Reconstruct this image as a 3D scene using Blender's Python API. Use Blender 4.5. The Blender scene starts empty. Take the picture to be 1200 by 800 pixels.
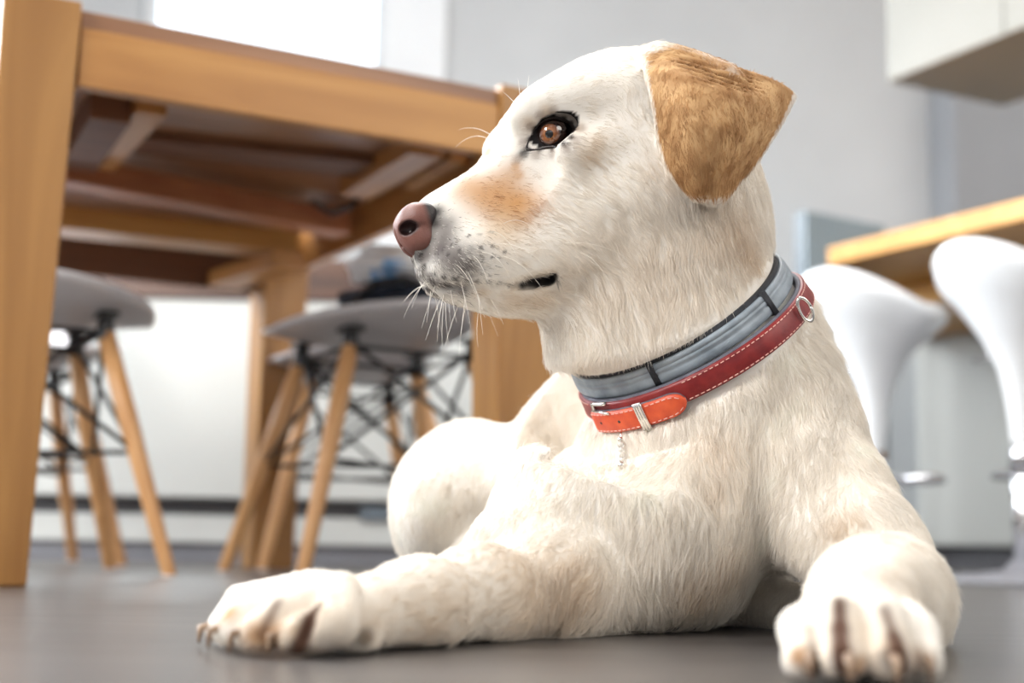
import bpy, bmesh, math, random
import numpy as np
from mathutils import Vector, Matrix
from mathutils.bvhtree import BVHTree
random.seed(4); np.random.seed(4)
scene = bpy.context.scene
COL = scene.collection
PI = math.pi

# ------------------------------------------------------------ camera
FPX = 1667.0; PITCH = math.atan(236/1667.0); ROLL = .02; CAMH = .065
cF = np.array([0, math.cos(PITCH), math.sin(PITCH)])
cZ = np.array([0, -math.sin(PITCH), math.cos(PITCH)])
cX = np.array([1.0, 0, 0])
cR = cX*math.cos(ROLL) + cZ*math.sin(ROLL)
cV = cZ*math.cos(ROLL) - cX*math.sin(ROLL)
CC = np.array([0, 0, CAMH])
cam = bpy.data.cameras.new('camera'); camo = bpy.data.objects.new('camera', cam); COL.objects.link(camo)
cam.lens = 50.0; cam.sensor_width = 36.0; cam.clip_start = .02
M = Matrix.Identity(4)
for i in range(3):
    M[i][0] = cR[i]; M[i][1] = cV[i]; M[i][2] = -cF[i]; M[i][3] = CC[i]
camo.matrix_world = M
cam.dof.use_dof = True; cam.dof.focus_distance = 1.10; cam.dof.aperture_fstop = 3.6
scene.camera = camo

# ------------------------------------------------------------ exposure, world, lights
scene.view_settings.view_transform = 'Standard'; scene.view_settings.look = 'None'
scene.view_settings.gamma = 1; scene.view_settings.use_curve_mapping = False
scene.view_settings.exposure = 0.12
scene.cycles.max_bounces = 8; scene.cycles.diffuse_bounces = 6; scene.cycles.glossy_bounces = 3
scene.cycles.transparent_max_bounces = 6; scene.cycles.sample_clamp_indirect = 6
scene.cycles.use_denoising = True
w = bpy.data.worlds.new('sky'); scene.world = w; w.use_nodes = True
bg = w.node_tree.nodes['Background']; bg.inputs[0].default_value = (.88, .95, 1, 1); bg.inputs[1].default_value = 3.0

def area(name, loc, target, sx, sy, power, colr):
    l = bpy.data.lights.new(name, 'AREA'); l.shape = 'RECTANGLE'; l.size = sx; l.size_y = sy
    l.energy = power; l.color = colr
    o = bpy.data.objects.new(name, l); COL.objects.link(o); o.location = loc
    o.rotation_euler = (Vector(target)-Vector(loc)).to_track_quat('-Z', 'Y').to_euler()
    return o
area('left_window_daylight', (-2.4, 2.8, 1.70), (0.1, 1.2, .2), 2.8, 1.6, 190, (.93, .97, 1))
area('rear_window_daylight', (-1.0, 5.5, 2.05), (0, 1.0, .3), 1.8, 1.1, 90, (.93, .97, 1))
area('roof_window_daylight', (-.1, 2.5, 2.6), (0.1, 1.3, .3), 1.8, 1.4, 80, (1, .98, .95))
area('kitchen_ceiling_light', (2.2, 3.6, 2.6), (1.6, 3.8, .4), 1.4, 1.4, 24, (1, .97, .92))
area('left_front_window_daylight', (-2.4, -.3, 1.9), (0.1, 1.2, .3), 1.2, 1.1, 104, (1, .98, .95))
area('right_fill', (2.6, -.2, 1.9), (.25, 1.1, .2), 1.8, 1.4, 36, (1, .93, .84))  # unseen fill lamp, added to brighten the chest and shoulder on the right

# ------------------------------------------------------------ pixel helpers (photograph pixels -> points)
def ray(px, py): return cF + (px-600)/FPX*cR + (400-py)/FPX*cV
def at(px, py, D):
    d = ray(px, py); return CC + d*D/d[1]
def onz(px, py, z):
    d = ray(px, py); return CC + d*(z-CAMH)/d[2]

# ------------------------------------------------------------ materials
def mat(name, base, rough=.5, metal=0, spec=.5, **kw):
    m = bpy.data.materials.new(name); m.use_nodes = True
    b = m.node_tree.nodes['Principled BSDF']
    b.inputs['Base Color'].default_value = (*base, 1); b.inputs['Roughness'].default_value = rough
    b.inputs['Metallic'].default_value = metal; b.inputs['Specular IOR Level'].default_value = spec
    for k, v in kw.items(): b.inputs[k.replace('_', ' ')].default_value = v
    return m
def noisy(m, c1, c2, scale=(1, 1, 1), nscale=6, detail=6, bump=0, dist=0, lo=.3, hi=.7, coord='Object'):
    nt = m.node_tree; n = nt.nodes; l = nt.links; b = n['Principled BSDF']
    tc = n.new('ShaderNodeTexCoord'); mp = n.new('ShaderNodeMapping'); mp.inputs['Scale'].default_value = scale
    nz = n.new('ShaderNodeTexNoise'); nz.inputs['Scale'].default_value = nscale; nz.inputs['Detail'].default_value = detail
    nz.inputs['Distortion'].default_value = dist
    cr = n.new('ShaderNodeValToRGB'); cr.color_ramp.elements[0].color = (*c1, 1); cr.color_ramp.elements[1].color = (*c2, 1)
    cr.color_ramp.elements[0].position = lo; cr.color_ramp.elements[1].position = hi
    l.new(tc.outputs[coord], mp.inputs[0]); l.new(mp.outputs[0], nz.inputs['Vector']); l.new(nz.outputs['Fac'], cr.inputs[0])
    l.new(cr.outputs[0], b.inputs['Base Color'])
    if bump:
        bp = n.new('ShaderNodeBump'); bp.inputs['Strength'].default_value = bump; bp.inputs['Distance'].default_value = .002
        l.new(nz.outputs['Fac'], bp.inputs['Height']); l.new(bp.outputs[0], b.inputs['Normal'])
    return m
oak = noisy(mat('oak', (.5, .25, .08), .38), (.50, .235, .062), (.74, .42, .15), (1.2, 1.2, 1.2), 1, 5)
def grain(m, c1, c2, axis, k=22, bump=.1):
    sc = [k, k, k]; sc[axis] = 1.3
    return noisy(m, c1, c2, sc, 1.0, 7, bump, 1.2)
oak_x = grain(mat('oak_grain_x', (.5, .25, .08), .4), (.36, .15, .032), (.54, .265, .07), 0)
oak_y = grain(mat('oak_grain_y', (.5, .25, .08), .4), (.34, .14, .035), (.50, .24, .07), 1)
oak_z = grain(mat('oak_grain_z', (.5, .25, .08), .4), (.27, .115, .026), (.45, .225, .062), 2, 14)
shaded_x = grain(mat('underside_oak_shaded', (.35, .16, .07), .6), (.11, .042, .02), (.19, .08, .036), 0)  # same oak, its colour darkened for the shade under the table
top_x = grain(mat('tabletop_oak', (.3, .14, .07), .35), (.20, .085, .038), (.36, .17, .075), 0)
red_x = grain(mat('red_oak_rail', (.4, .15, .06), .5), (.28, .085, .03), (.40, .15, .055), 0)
beech = grain(mat('beech_dowel', (.6, .32, .13), .4), (.58, .29, .115), (.74, .42, .19), 2, 30, 0)
bar_wood = grain(mat('bar_oak', (.55, .27, .07), .4), (.52, .24, .05), (.72, .38, .10), 0)
walnut = grain(mat('walnut', (.08, .04, .03), .4), (.05, .025, .018), (.11, .055, .035), 0)
white_shell = noisy(mat('white_plastic', (.75, .75, .78), .32), (.70, .70, .74), (.78, .78, .81), nscale=2)
gloss_white = noisy(mat('gloss_white', (.85, .86, .88), .15), (.84, .86, .88), (.9, .91, .93), nscale=2)
black_metal = noisy(mat('black_metal', (.01, .01, .012), .4), (.008, .008, .01), (.02, .02, .024), nscale=20)
chrome = noisy(mat('chrome', (.8, .8, .82), .12, 1), (.75, .75, .78), (.86, .86, .88), nscale=8)
wall_m = noisy(mat('wall_paint', (.78, .79, .8), .8), (.56, .57, .58), (.60, .61, .62), nscale=3, bump=.03)
ceil_m = noisy(mat('ceiling_paint', (.85, .85, .85), .9), (.83, .83, .82), (.87, .87, .86), nscale=3)
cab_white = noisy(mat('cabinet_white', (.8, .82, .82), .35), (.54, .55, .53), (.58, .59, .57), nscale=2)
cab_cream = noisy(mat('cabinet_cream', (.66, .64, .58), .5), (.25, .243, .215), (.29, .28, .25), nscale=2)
grey_m = noisy(mat('grey_skirting', (.19, .19, .21), .5), (.17, .17, .19), (.21, .21, .23), nscale=4)
dark_gap = noisy(mat('shadow_gap', (.10, .10, .11), .7), (.09, .09, .10), (.12, .12, .13), nscale=4)
blue_grey = noisy(mat('blue_grey_gloss', (.28, .36, .42), .25), (.26, .34, .40), (.31, .39, .45), nscale=2)
slate = noisy(mat('slate_grey', (.14, .17, .2), .3), (.12, .15, .18), (.17, .20, .23), nscale=2)
navy = noisy(mat('navy_cloth', (.01, .015, .03), .8), (.006, .009, .018), (.02, .03, .055), nscale=15)
glass_m = mat('glass', (.9, .95, 1), .02, 0, .5, Transmission_Weight=1.0)
pvc = noisy(mat('window_frame_white', (.85, .86, .88), .4), (.83, .84, .86), (.88, .89, .9), nscale=3)

# ------------------------------------------------------------ object helpers
def link(o, parent=None):
    COL.objects.link(o)
    if parent is not None: o.parent = parent
    return o
def tag(o, label=None, cat=None, group=None, kind=None):
    if label: o['label'] = label
    if cat: o['category'] = cat
    if group: o['group'] = group
    if kind: o['kind'] = kind
    return o
def empty(name, loc, label, cat, rz=0, group=None):
    o = bpy.data.objects.new(name, None); o.empty_display_size = .05
    link(o); o.location = loc; o.rotation_euler = (0, 0, rz)
    return tag(o, label, cat, group)
def obj(name, bm, m, parent=None, smooth=False, loc=None, rz=0, bevel=0):
    me = bpy.data.meshes.new(name)
    bmesh.ops.recalc_face_normals(bm, faces=bm.faces)
    bm.to_mesh(me); bm.free(); me.materials.append(m)
    if smooth: me.shade_smooth()
    o = bpy.data.objects.new(name, me); link(o, parent)
    if loc is not None: o.location = loc
    o.rotation_euler = (0, 0, rz)
    if bevel:
        md = o.modifiers.new('bevel', 'BEVEL'); md.width = bevel; md.segments = 2
        md.limit_method = 'ANGLE'
    return o
def box(bm, x0, x1, y0, y1, z0, z1):
    v = [bm.verts.new((x, y, z)) for x in (x0, x1) for y in (y0, y1) for z in (z0, z1)]
    for f in ((0, 1, 3, 2), (4, 6, 7, 5), (0, 4, 5, 1), (2, 3, 7, 6), (0, 2, 6, 4), (1, 5, 7, 3)):
        bm.faces.new([v[i] for i in f])
    return bm
def bx(*a): return box(bmesh.new(), *a)
def prism(bm, pts, z0, z1):
    a = [bm.verts.new((p[0], p[1], z0)) for p in pts]; b = [bm.verts.new((p[0], p[1], z1)) for p in pts]
    n = len(pts); bm.faces.new(a[::-1]); bm.faces.new(b)
    for i in range(n): bm.faces.new((a[i], a[(i+1) % n], b[(i+1) % n], b[i]))
    return bm
def tube(bm, pts, radii, seg=12, caps=True):
    pts = [Vector(p) for p in pts]
    if not hasattr(radii, '__len__'): radii = [radii]*len(pts)
    rings = []; up = None
    for i, p in enumerate(pts):
        t = (pts[min(i+1, len(pts)-1)] - pts[max(i-1, 0)]).normalized()
        if up is None:
            up = Vector((0, 0, 1)) if abs(t.z) < .9 else Vector((1, 0, 0))
        s = t.cross(up).normalized(); up = s.cross(t).normalized()
        rings.append([bm.verts.new(p + (s*math.cos(a) + up*math.sin(a))*radii[i]) for a in [2*PI*k/seg for k in range(seg)]])
    for a, b in zip(rings, rings[1:]):
        for k in range(seg): bm.faces.new((a[k], a[(k+1) % seg], b[(k+1) % seg], b[k]))
    if caps: bm.faces.new(rings[0][::-1]); bm.faces.new(rings[-1])
    return bm
def lathe(bm, prof, seg=32, c=(0, 0)):
    rings = []
    for r, z in prof:
        rings.append([bm.verts.new((c[0]+r*math.cos(2*PI*k/seg), c[1]+r*math.sin(2*PI*k/seg), z)) for k in range(seg)])
    for a, b in zip(rings, rings[1:]):
        for k in range(seg): bm.faces.new((a[k], a[(k+1) % seg], b[(k+1) % seg], b[k]))
    bm.faces.new(rings[0][::-1]); bm.faces.new(rings[-1])
    return bm

# ------------------------------------------------------------ room
FX0, FX1, FY0, FY1, CH = -2.6, 3.4, -2.2, 5.9, 2.75
fm = mat('floor_stone', (.25, .24, .24), .3)
noisy(fm, (.048, .042, .040), (.082, .074, .071), (1.5, 5, 1), 3.5, 9, .05, .4, .3, .7)
tag(obj('floor', bx(FX0, FX1, FY0, FY1, -.08, 0), fm), 'dark grey-brown stone floor', kind='structure')
tag(obj('ceiling', bx(FX0, FX1, FY0, FY1, CH, CH+.1), ceil_m), kind='structure')
def walls(name, solids):
    bm = bmesh.new()
    for s in solids: box(bm, *s)
    return tag(obj(name, bm, wall_m), kind='structure')
WX0, WX1, WZ0, WZ1 = -1.60, -.56, 1.35, 2.6
walls('wall_back', [(FX0, WX0, FY1-.15, FY1, 0, CH), (WX1, FX1, FY1-.15, FY1, 0, CH), (WX0, WX1, FY1-.15, FY1, 0, WZ0), (WX0, WX1, FY1-.15, FY1, WZ1, CH)])
walls('wall_left', [(FX0-.15, FX0, FY0, 1.3, 0, CH), (FX0-.15, FX0, 4.3, FY1, 0, CH), (FX0-.15, FX0, 1.3, 4.3, 0, .8), (FX0-.15, FX0, 1.3, 4.3, 2.55, CH)])
walls('wall_right', [(FX1, FX1+.15, FY0, FY1, 0, CH)])
walls('wall_front', [(FX0, FX1, FY0-.15, FY0, 0, CH)])
def window(name, axis, a0, a1, z0, z1, pos, n):
    o = bpy.data.objects.new(name, None); link(o); tag(o, kind='structure')
    t = .05
    def bb(u0, u1, w0, w1, d=.06):
        return bx(u0, u1, pos-d/2, pos+d/2, w0, w1) if axis == 'x' else bx(pos-d/2, pos+d/2, u0, u1, w0, w1)
    for u0, u1, w0, w1 in ((a0, a1, z0, z0+t), (a0, a1, z1-t, z1), (a0, a0+t, z0+t, z1-t), (a1-t, a1, z0+t, z1-t)):
        obj('frame', bb(u0, u1, w0, w1), pvc, o)
    for k in range(1, n):
        u = a0+(a1-a0)*k/n; obj('mullion', bb(u-.02, u+.02, z0+t, z1-t, .05), pvc, o)
    for k in range(n):
        u0 = a0+(a1-a0)*k/n; u1 = a0+(a1-a0)*(k+1)/n
        obj('pane', bb(u0+.03, u1-.03, z0+t, z1-t, .006), glass_m, o)
    return o
window('window_1', 'x', WX0, WX1, WZ0, WZ1, FY1-.04, 1)
window('window_2', 'y', 1.3, 4.3, .8, 2.55, FX0-.05, 3)
# pale reveal board beside the rear window
tag(obj('trim_1', bx(WX1, WX1+.26, FY1-.18, FY1-.15, WZ0-.1, WZ1+.1), pvc, bevel=.004), kind='structure')
tag(obj('baseboard_back', bx(FX0, FX1, FY1-.17, FY1-.15, 0, .08), grey_m), kind='structure')

# ------------------------------------------------------------ dining table
P1 = onz(97, 8, .75); P2 = onz(600, 105, .75)
e = (P2-P1); e[2] = 0; e /= np.linalg.norm(e); g = np.array([-e[1], e[0], 0])
LS = .10
phi = math.atan2(e[1], e[0])
O = P1 - e*LS; O[2] = 0
pr = onz(584, 300, .5)                       # left face of the right front leg
d = ray(584, 300); A_ = np.array([[e[0], -d[0]], [e[1], -d[1]]]); tt = np.linalg.solve(A_, -np.array(O[:2])+CC[:2])
WID = float(tt[0]) + LS; LEN = 1.17
table = empty('dining_table', O, 'square oak dining table with thick flush corner legs, seen from below', 'table', phi)
# local coords: x along the near edge, y away
def leg(cx, cy, ix, iy):
    bm = bmesh.new(); s = LS; t = .022
    x0, x1 = cx, cx+s; y0, y1 = cy, cy+s
    top = [(x0, y0), (x1, y0), (x1, y1), (x0, y1)]
    bx0, bx1 = (x0, x1-t) if ix > 0 else (x0+t*.3, x1)
    by0, by1 = (y0, y1-t) if iy > 0 else (y0+t, y1)
    bot = [(bx0, by0), (bx1, by0), (bx1, by1), (bx0, by1)]
    a = [bm.verts.new((p[0], p[1], 0)) for p in bot]; b = [bm.verts.new((p[0], p[1], .757)) for p in top]
    bm.faces.new(a[::-1]); bm.faces.new(b)
    for i in range(4): bm.faces.new((a[i], a[(i+1) % 4], b[(i+1) % 4], b[i]))
    return obj('leg', bm, oak_z, table, bevel=.003)
for cx, ix in ((0, 1), (WID-LS, -1)):
    for cy, iy in ((0, 1), (LEN-LS, -1)): leg(cx, cy, ix, iy)
# tabletop boards
nb = 7
for k in range(nb):
    y0 = .012 + (LEN-.024)*k/nb; y1 = .012 + (LEN-.024)*(k+1)/nb - .0015
    x0, x1 = (.012, WID-.012)
    bm = bmesh.new()
    # boards at both ends are notched around the legs
    if k in (0, nb-1): box(bm, LS+.001, WID-LS-.001, y0, y1, .725, .75)
    else: box(bm, x0, x1, y0, y1, .725, .75)
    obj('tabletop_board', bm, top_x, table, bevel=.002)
def tb(name, x0, x1, y0, y1, z0, z1, m, bev=.002): return obj(name, bx(x0, x1, y0, y1, z0, z1), m, table, bevel=bev)
tb('apron', LS+.001, WID-LS-.001, .006, .03, .645, .7245, oak_x)
tb('apron', LS+.001, WID-LS-.001, LEN-.03, LEN-.008, .60, .7245, shaded_x)
tb('apron', .008, .03, LS+.001, LEN-LS-.001, .645, .7245, oak_y)
tb('apron', WID-.03, WID-.008, LS+.001, LEN-LS-.001, .645, .7245, oak_y)
Rt = Matrix.Rotation(-phi, 3, 'Z')
def loc(p): v = Rt @ (Vector(p)-Vector(O)); return v
def beam(name, p, q, wd, z0, z1, m):
    p = loc(p); q = loc(q); p.z = q.z = 0
    t = (q-p).normalized(); s = Vector((-t.y, t.x, 0))*wd/2
    bm = prism(bmesh.new(), [p-s, q-s, q+s, p+s], z0, z1)
    return obj(name, bm, m, table, bevel=.002)
beam('underside_rail', onz(70, 205, .67), onz(402, 268, .67), .06, .655, .70, red_x)
beam('underside_rail', onz(60, 262, .65), onz(343, 292, .65), .09, .635, .68, oak_x)
beam('underside_block', onz(262, 322, .63), onz(338, 296, .63), .07, .60, .634, oak_y)
beam('underside_brace', onz(415, 232, .69), onz(500, 182, .69), .06, .69, .7245, oak_y)
beam('underside_brace', onz(482, 222, .69), onz(538, 190, .69), .03, .69, .7245, oak_x)
beam('underside_brace', onz(110, 205, .69), onz(178, 130, .69), .045, .685, .7245, oak_y)
beam('underside_brace', onz(92, 190, .69), onz(130, 130, .69), .06, .675, .7245, shaded_x)
beam('underside_plank', onz(120, 175, .70), onz(520, 215, .70), .10, .71, .7245, shaded_x)
bp_ = loc(onz(400, 240, .69)); 
bm = tube(bmesh.new(), [(bp_.x-.06, bp_.y, .69), (bp_.x-.02, bp_.y, .67), (bp_.x+.02, bp_.y-.01, .69), (bp_.x+.03, bp_.y-.01, .715)], .006, 8)
obj('extension_catch', bm, black_metal, table, True)

# ------------------------------------------------------------ shell chairs
def shell(back=.36):
    """moulded seat shell: dished round pan flowing into a low back; y+ is the back"""
    bm = bmesh.new(); NU, NV = 36, 16; rings = []
    for j in range(NV+1):
        r = j/NV; ring = []
        for k in range(NU):
            a = 2*PI*k/NU
            x = math.cos(a); y = math.sin(a)
            R_ = .235*(1+.04*math.cos(2*a))
            px, py = x*R_*r, y*R_*r
            z = -.035*(1-r**2)                                     # dish
            if y < 0: z += -.02*(r**3)*(-y)                         # waterfall front edge
            if back and y > 0:
                q = max(0, r*y-.42)/.58
                z += back*q**1.5; py += .05*q
                px *= 1-.12*q
            z += .022*(r**4)*abs(x)
            ring.append(bm.verts.new((px, py, z)))
        rings.append(ring)
    c = rings[0]
    for a, b in zip(rings[1:], rings[2:]):
        for k in range(NU): bm.faces.new((a[k], a[(k+1) % NU], b[(k+1) % NU], b[k]))
    cv = bm.verts.new((0, 0, -.035))
    for k in range(NU): bm.faces.new((cv, rings[1][k], rings[1][(k+1) % NU]))
    for v in c: bm.verts.remove(v)
    return bm
def make_chair(x, y, rz, label, back=.36, zs=.455):
    t = empty('shell_chair', (x, y, 0), label, 'chair', rz, 'white shell chairs with dowel legs')
    s = obj('seat_shell', shell(back), white_shell, t, True, loc=(0, 0, zs))
    md = s.modifiers.new('solid', 'SOLIDIFY'); md.thickness = .008; md.offset = 0
    tops = {}
    for sx in (-1, 1):
        for sy in (-1, 1):
            tp = Vector((sx*.125, sy*.12, zs-.055)); ft = Vector((sx*.215, sy*.225, .0))
            bm = bmesh.new()
            tube(bm, [tp, tp.lerp(ft, .35), ft+Vector((0, 0, 0.004)), ft], [.0155, .0165, .0115, .0105], 14)
            l_ = obj('leg', bm, beech, t, True)
            obj('foot_cap', tube(bmesh.new(), [ft+Vector((0, 0, .003)), ft+Vector((0, 0, 0))], .0118, 12), gloss_white, l_)
            tops[sx, sy] = (tp, ft)
            bm = bmesh.new()
            tube(bm, [tp+Vector((0, 0, -.012)), tp+Vector((0, 0, .03))], [.018, .012], 10)
            box(bm, tp.x-.028, tp.x+.028, tp.y-.016, tp.y+.016, zs-.030, zs-.022)
            obj('mount_bracket', bm, black_metal, t)
    bm = bmesh.new()
    def P(k, f): a, b = tops[k]; return a.lerp(b, f)
    for a, b in (((-1, -1), (1, -1)), ((1, -1), (1, 1)), ((1, 1), (-1, 1)), ((-1, 1), (-1, -1))):
        tube(bm, [P(a, -.02), P(b, .5)], .0045, 6); tube(bm, [P(b, -.02), P(a, .5)], .0045, 6)
        tube(bm, [P(a, 0), P(b, 0)], .0045, 6)
    tube(bm, [P((-1, -1), .5), P((1, 1), .5)], .0045, 6); tube(bm, [P((-1, 1), .5), P((1, -1), .5)], .0045, 6)
    obj('wire_brace', bm, black_metal, t, True)
    return t
chA = make_chair(-.235, 2.63, math.radians(-62), 'white shell chair nearest behind the dog, black bag on its seat')
chB = make_chair(-.360, 3.205, math.radians(-70), 'white shell chair with a dark cushion, just past the far table leg', .16)
chC = make_chair(-.845, 2.41, math.radians(118), 'white shell chair just behind the front left table leg')
chD = make_chair(-1.09, 3.05, math.radians(29), 'white shell chair farthest left, lower and behind another at the table leg')

# bag and cloth on the nearest chair's seat
def blob(c, r, n=2.6, seed=0, amp=.08, seg=28, rg=16):
    rnd = np.random.RandomState(seed); ph = rnd.rand(6)*6.28
    bm = bmesh.new(); rings = []
    def se(v, p): return math.copysign(abs(v)**p, v)
    for j in range(rg+1):
        th = -PI/2+PI*j/rg; ring = []
        for k in range(seg):
            a = 2*PI*k/seg; f = 1+amp*(math.sin(3*a+ph[0]+2*th)+math.sin(5*a+ph[1]-3*th)+.7*math.sin(8*th+ph[2]+2*a))/2
            p = 2/n
            ring.append(bm.verts.new((c[0]+r[0]*f*se(math.cos(th), p)*se(math.cos(a), p), c[1]+r[1]*f*se(math.cos(th), p)*se(math.sin(a), p), c[2]+r[2]*f*se(math.sin(th), p))))
        rings.append(ring)
    for a, b in zip(rings, rings[1:]):
        for k in range(seg): bm.faces.new((a[k], a[(k+1) % seg], b[(k+1) % seg], b[k]))
    bmesh.ops.remove_doubles(bm, verts=bm.verts, dist=1e-5)
    return bm
bag = empty('black_bag', (-.19, 2.55, .445), 'soft black bag lying on the nearest white shell chair seat', 'bag')
obj('bag_body', blob((0, 0, .035), (.13, .10, .038), seed=2), navy, bag, True)
bm = tube(bmesh.new(), [(-.09, -.1, .03), (-.05, -.125, .06), (.0, -.13, .068), (.06, -.12, .05), (.09, -.09, .03)], .007, 8)
obj('bag_strap', bm, black_metal, bag, True)
cloth_m = noisy(mat('blue_white_print', (.5, .7, .9), .8), (.25, .50, .85), (.95, .97, 1), nscale=14, detail=2, lo=.40, hi=.44)
cl = obj('printed_cloth', blob((0, 0, .028), (.155, .085, .034), seed=5, amp=.14), cloth_m, None, True, loc=(-.14, 2.53, .522), rz=.3)
tag(cl, 'crumpled light blue and white printed cloth on top of the black bag', 'cloth')
bg2 = obj('navy_cushion', blob((0, 0, .04), (.10, .09, .04), seed=8), navy, None, True, loc=(-.385, 3.17, .424))
tag(bg2, 'dark navy cushion on the white chair by the far table leg', 'cushion')

# ------------------------------------------------------------ sideboard along the back left
SY = 3.72
sb = empty('sideboard', (-1.0, SY, 0), 'long low white sideboard with dark top behind the dining table', 'sideboard')
def sbp(name, x0, x1, y0, y1, z0, z1, m, b=.002): return obj(name, bx(x0, x1, y0, y1, z0, z1), m, sb, bevel=b)
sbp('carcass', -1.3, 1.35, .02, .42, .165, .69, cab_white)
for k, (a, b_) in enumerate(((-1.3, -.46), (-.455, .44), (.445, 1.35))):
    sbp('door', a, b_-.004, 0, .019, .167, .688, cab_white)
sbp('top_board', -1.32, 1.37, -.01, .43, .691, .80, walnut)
sbp('gap_shade_strip', -1.28, 1.33, .05, .40, .122, .164, dark_gap)  # dark colour stands in for the shade in the gap below the doors
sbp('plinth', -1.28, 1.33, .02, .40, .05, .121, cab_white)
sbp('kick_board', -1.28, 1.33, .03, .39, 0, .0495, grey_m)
so = obj('socket_plate', bx(-.04, .04, -.006, 0, -.02, .02), slate, None, loc=at(440, 601, SY+.018), bevel=.003)
tag(so, 'small dark socket plate low on the sideboard plinth', 'socket')

# ------------------------------------------------------------ kitchen side
A = onz(970, 290, .92); B = onz(1200, 232, .92); Cc = onz(1075, 400, .87)
ab = (B-A)/np.linalg.norm(B-A); ac = Cc-A; ac[2] = 0; L2 = np.linalg.norm(ac); ac /= L2
bar = empty('breakfast_bar', (A[0], A[1], 0), 'thick oak breakfast bar over a white base, right of the dog', 'bar')
def pz(p, z=0): return Vector((p[0]-A[0], p[1]-A[1], z))
B2 = A+ab*1.5
nbd = 5
for k in range(nbd):
    u0 = L2*k/nbd; u1 = L2*(k+1)/nbd-.002
    bm = prism(bmesh.new(), [pz(A+ac*u0), pz(B2+ac*u0), pz(B2+ac*u1), pz(A+ac*u1)], .868, .92)
    obj('bar_board', bm, bar_wood, bar, bevel=.003)
q0 = A+ac*(L2*.97); q1 = q0+ab*1.5
bk = ac*.35
bm = prism(bmesh.new(), [pz(q0), pz(q1), pz(q1+bk), pz(q0+bk)], .085, .866)
obj('base_panel', bm, cab_white, bar, bevel=.003)
for k in (0, 1, 2):
    a = q0+ab*(.02+.5*k)-ac*.018; b_ = q0+ab*(.50+.5*k)-ac*.018
    bm = prism(bmesh.new(), [pz(a), pz(b_), pz(b_+ac*.016), pz(a+ac*.016)], .09, .862)
    obj('base_door', bm, cab_white, bar, bevel=.002)
a = q0+ac*.05; b_ = q1+ac*.05
obj('toe_kick', prism(bmesh.new(), [pz(a), pz(b_), pz(b_+bk*.8), pz(a+bk*.8)], 0, .0845), dark_gap, bar)
s0 = A+ac*.5+ab*.1; s1 = s0+ab*1.2
obj('support_rail', prism(bmesh.new(), [pz(s0), pz(s1), pz(s1+ac*.05), pz(s0+ac*.05)], .80, .867), bar_wood, bar, bevel=.002)

# hanging cupboard
c0 = onz(1045, 97, 1.45); c1 = onz(1200, 35, 1.45); cd = (c1-c0)/np.linalg.norm(c1-c0); cn = np.array([-cd[1], cd[0], 0])
if cn[1] < 0: cn = -cn
cup = empty('hanging_cupboard', (c0[0], c0[1], 1.45), 'cream hanging cupboard with dark underside over the breakfast bar', 'cupboard')
def cz(p): return Vector((p[0]-c0[0], p[1]-c0[1], 0))
c2 = c0+cd*1.4
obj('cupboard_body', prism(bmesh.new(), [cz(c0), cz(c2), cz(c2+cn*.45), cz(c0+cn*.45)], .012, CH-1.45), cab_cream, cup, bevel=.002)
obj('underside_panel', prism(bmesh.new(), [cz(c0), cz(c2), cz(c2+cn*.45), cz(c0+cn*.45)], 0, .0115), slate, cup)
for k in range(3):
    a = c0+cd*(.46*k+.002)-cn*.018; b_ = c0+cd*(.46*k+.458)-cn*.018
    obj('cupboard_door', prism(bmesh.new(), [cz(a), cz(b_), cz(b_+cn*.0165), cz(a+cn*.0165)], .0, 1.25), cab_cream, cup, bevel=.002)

# blue-grey tall unit left of the bar
u0 = at(942, 300, 5.0); 
ku = empty('partition_screen', (u0[0], 5.0, 0), 'blue-grey glossy partition screen at the left end of the oak bar', 'screen', math.radians(33))
obj('screen_core', bx(0, .42, .01, .05, .06, 1.27), slate, ku, bevel=.003)
obj('upper_panel', bx(.003, .417, -.006, .009, .98, 1.27), blue_grey, ku, bevel=.003)
obj('lower_panel', bx(.003, .417, -.006, .009, .07, .975), slate, ku, bevel=.003)
obj('screen_foot', bx(.01, .41, .012, .048, 0, .0595), dark_gap, ku)
f0 = at(1118, 200, 5.42)  # added grey box with doors stands in for shade on the back wall
fr = empty('wall_shade_box', (f0[0], 5.42, 1.0), 'grey box standing in for the wall shade behind the hanging cupboard', 'cupboard')
fg = noisy(mat('wall_shade_grey', (.34, .35, .37), .4), (.24, .25, .27), (.28, .29, .31), nscale=2)
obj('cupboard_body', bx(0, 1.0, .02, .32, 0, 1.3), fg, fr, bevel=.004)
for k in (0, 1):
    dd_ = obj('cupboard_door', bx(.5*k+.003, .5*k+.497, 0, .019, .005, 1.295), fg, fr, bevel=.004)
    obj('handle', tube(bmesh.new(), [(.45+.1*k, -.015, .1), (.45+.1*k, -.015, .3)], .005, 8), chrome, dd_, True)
gp = at(1153, 232, 3.85); 
gl = empty('drinking_glass', (gp[0], gp[1], .92), 'small clear drinking glass standing on the oak bar', 'glass')
bm = lathe(bmesh.new(), [(.020, 0), (.024, .05), (.027, .075), (.025, .075), (.022, .05), (.018, .006)], 20)
obj('glass_body', bm, glass_m, gl, True)

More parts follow.
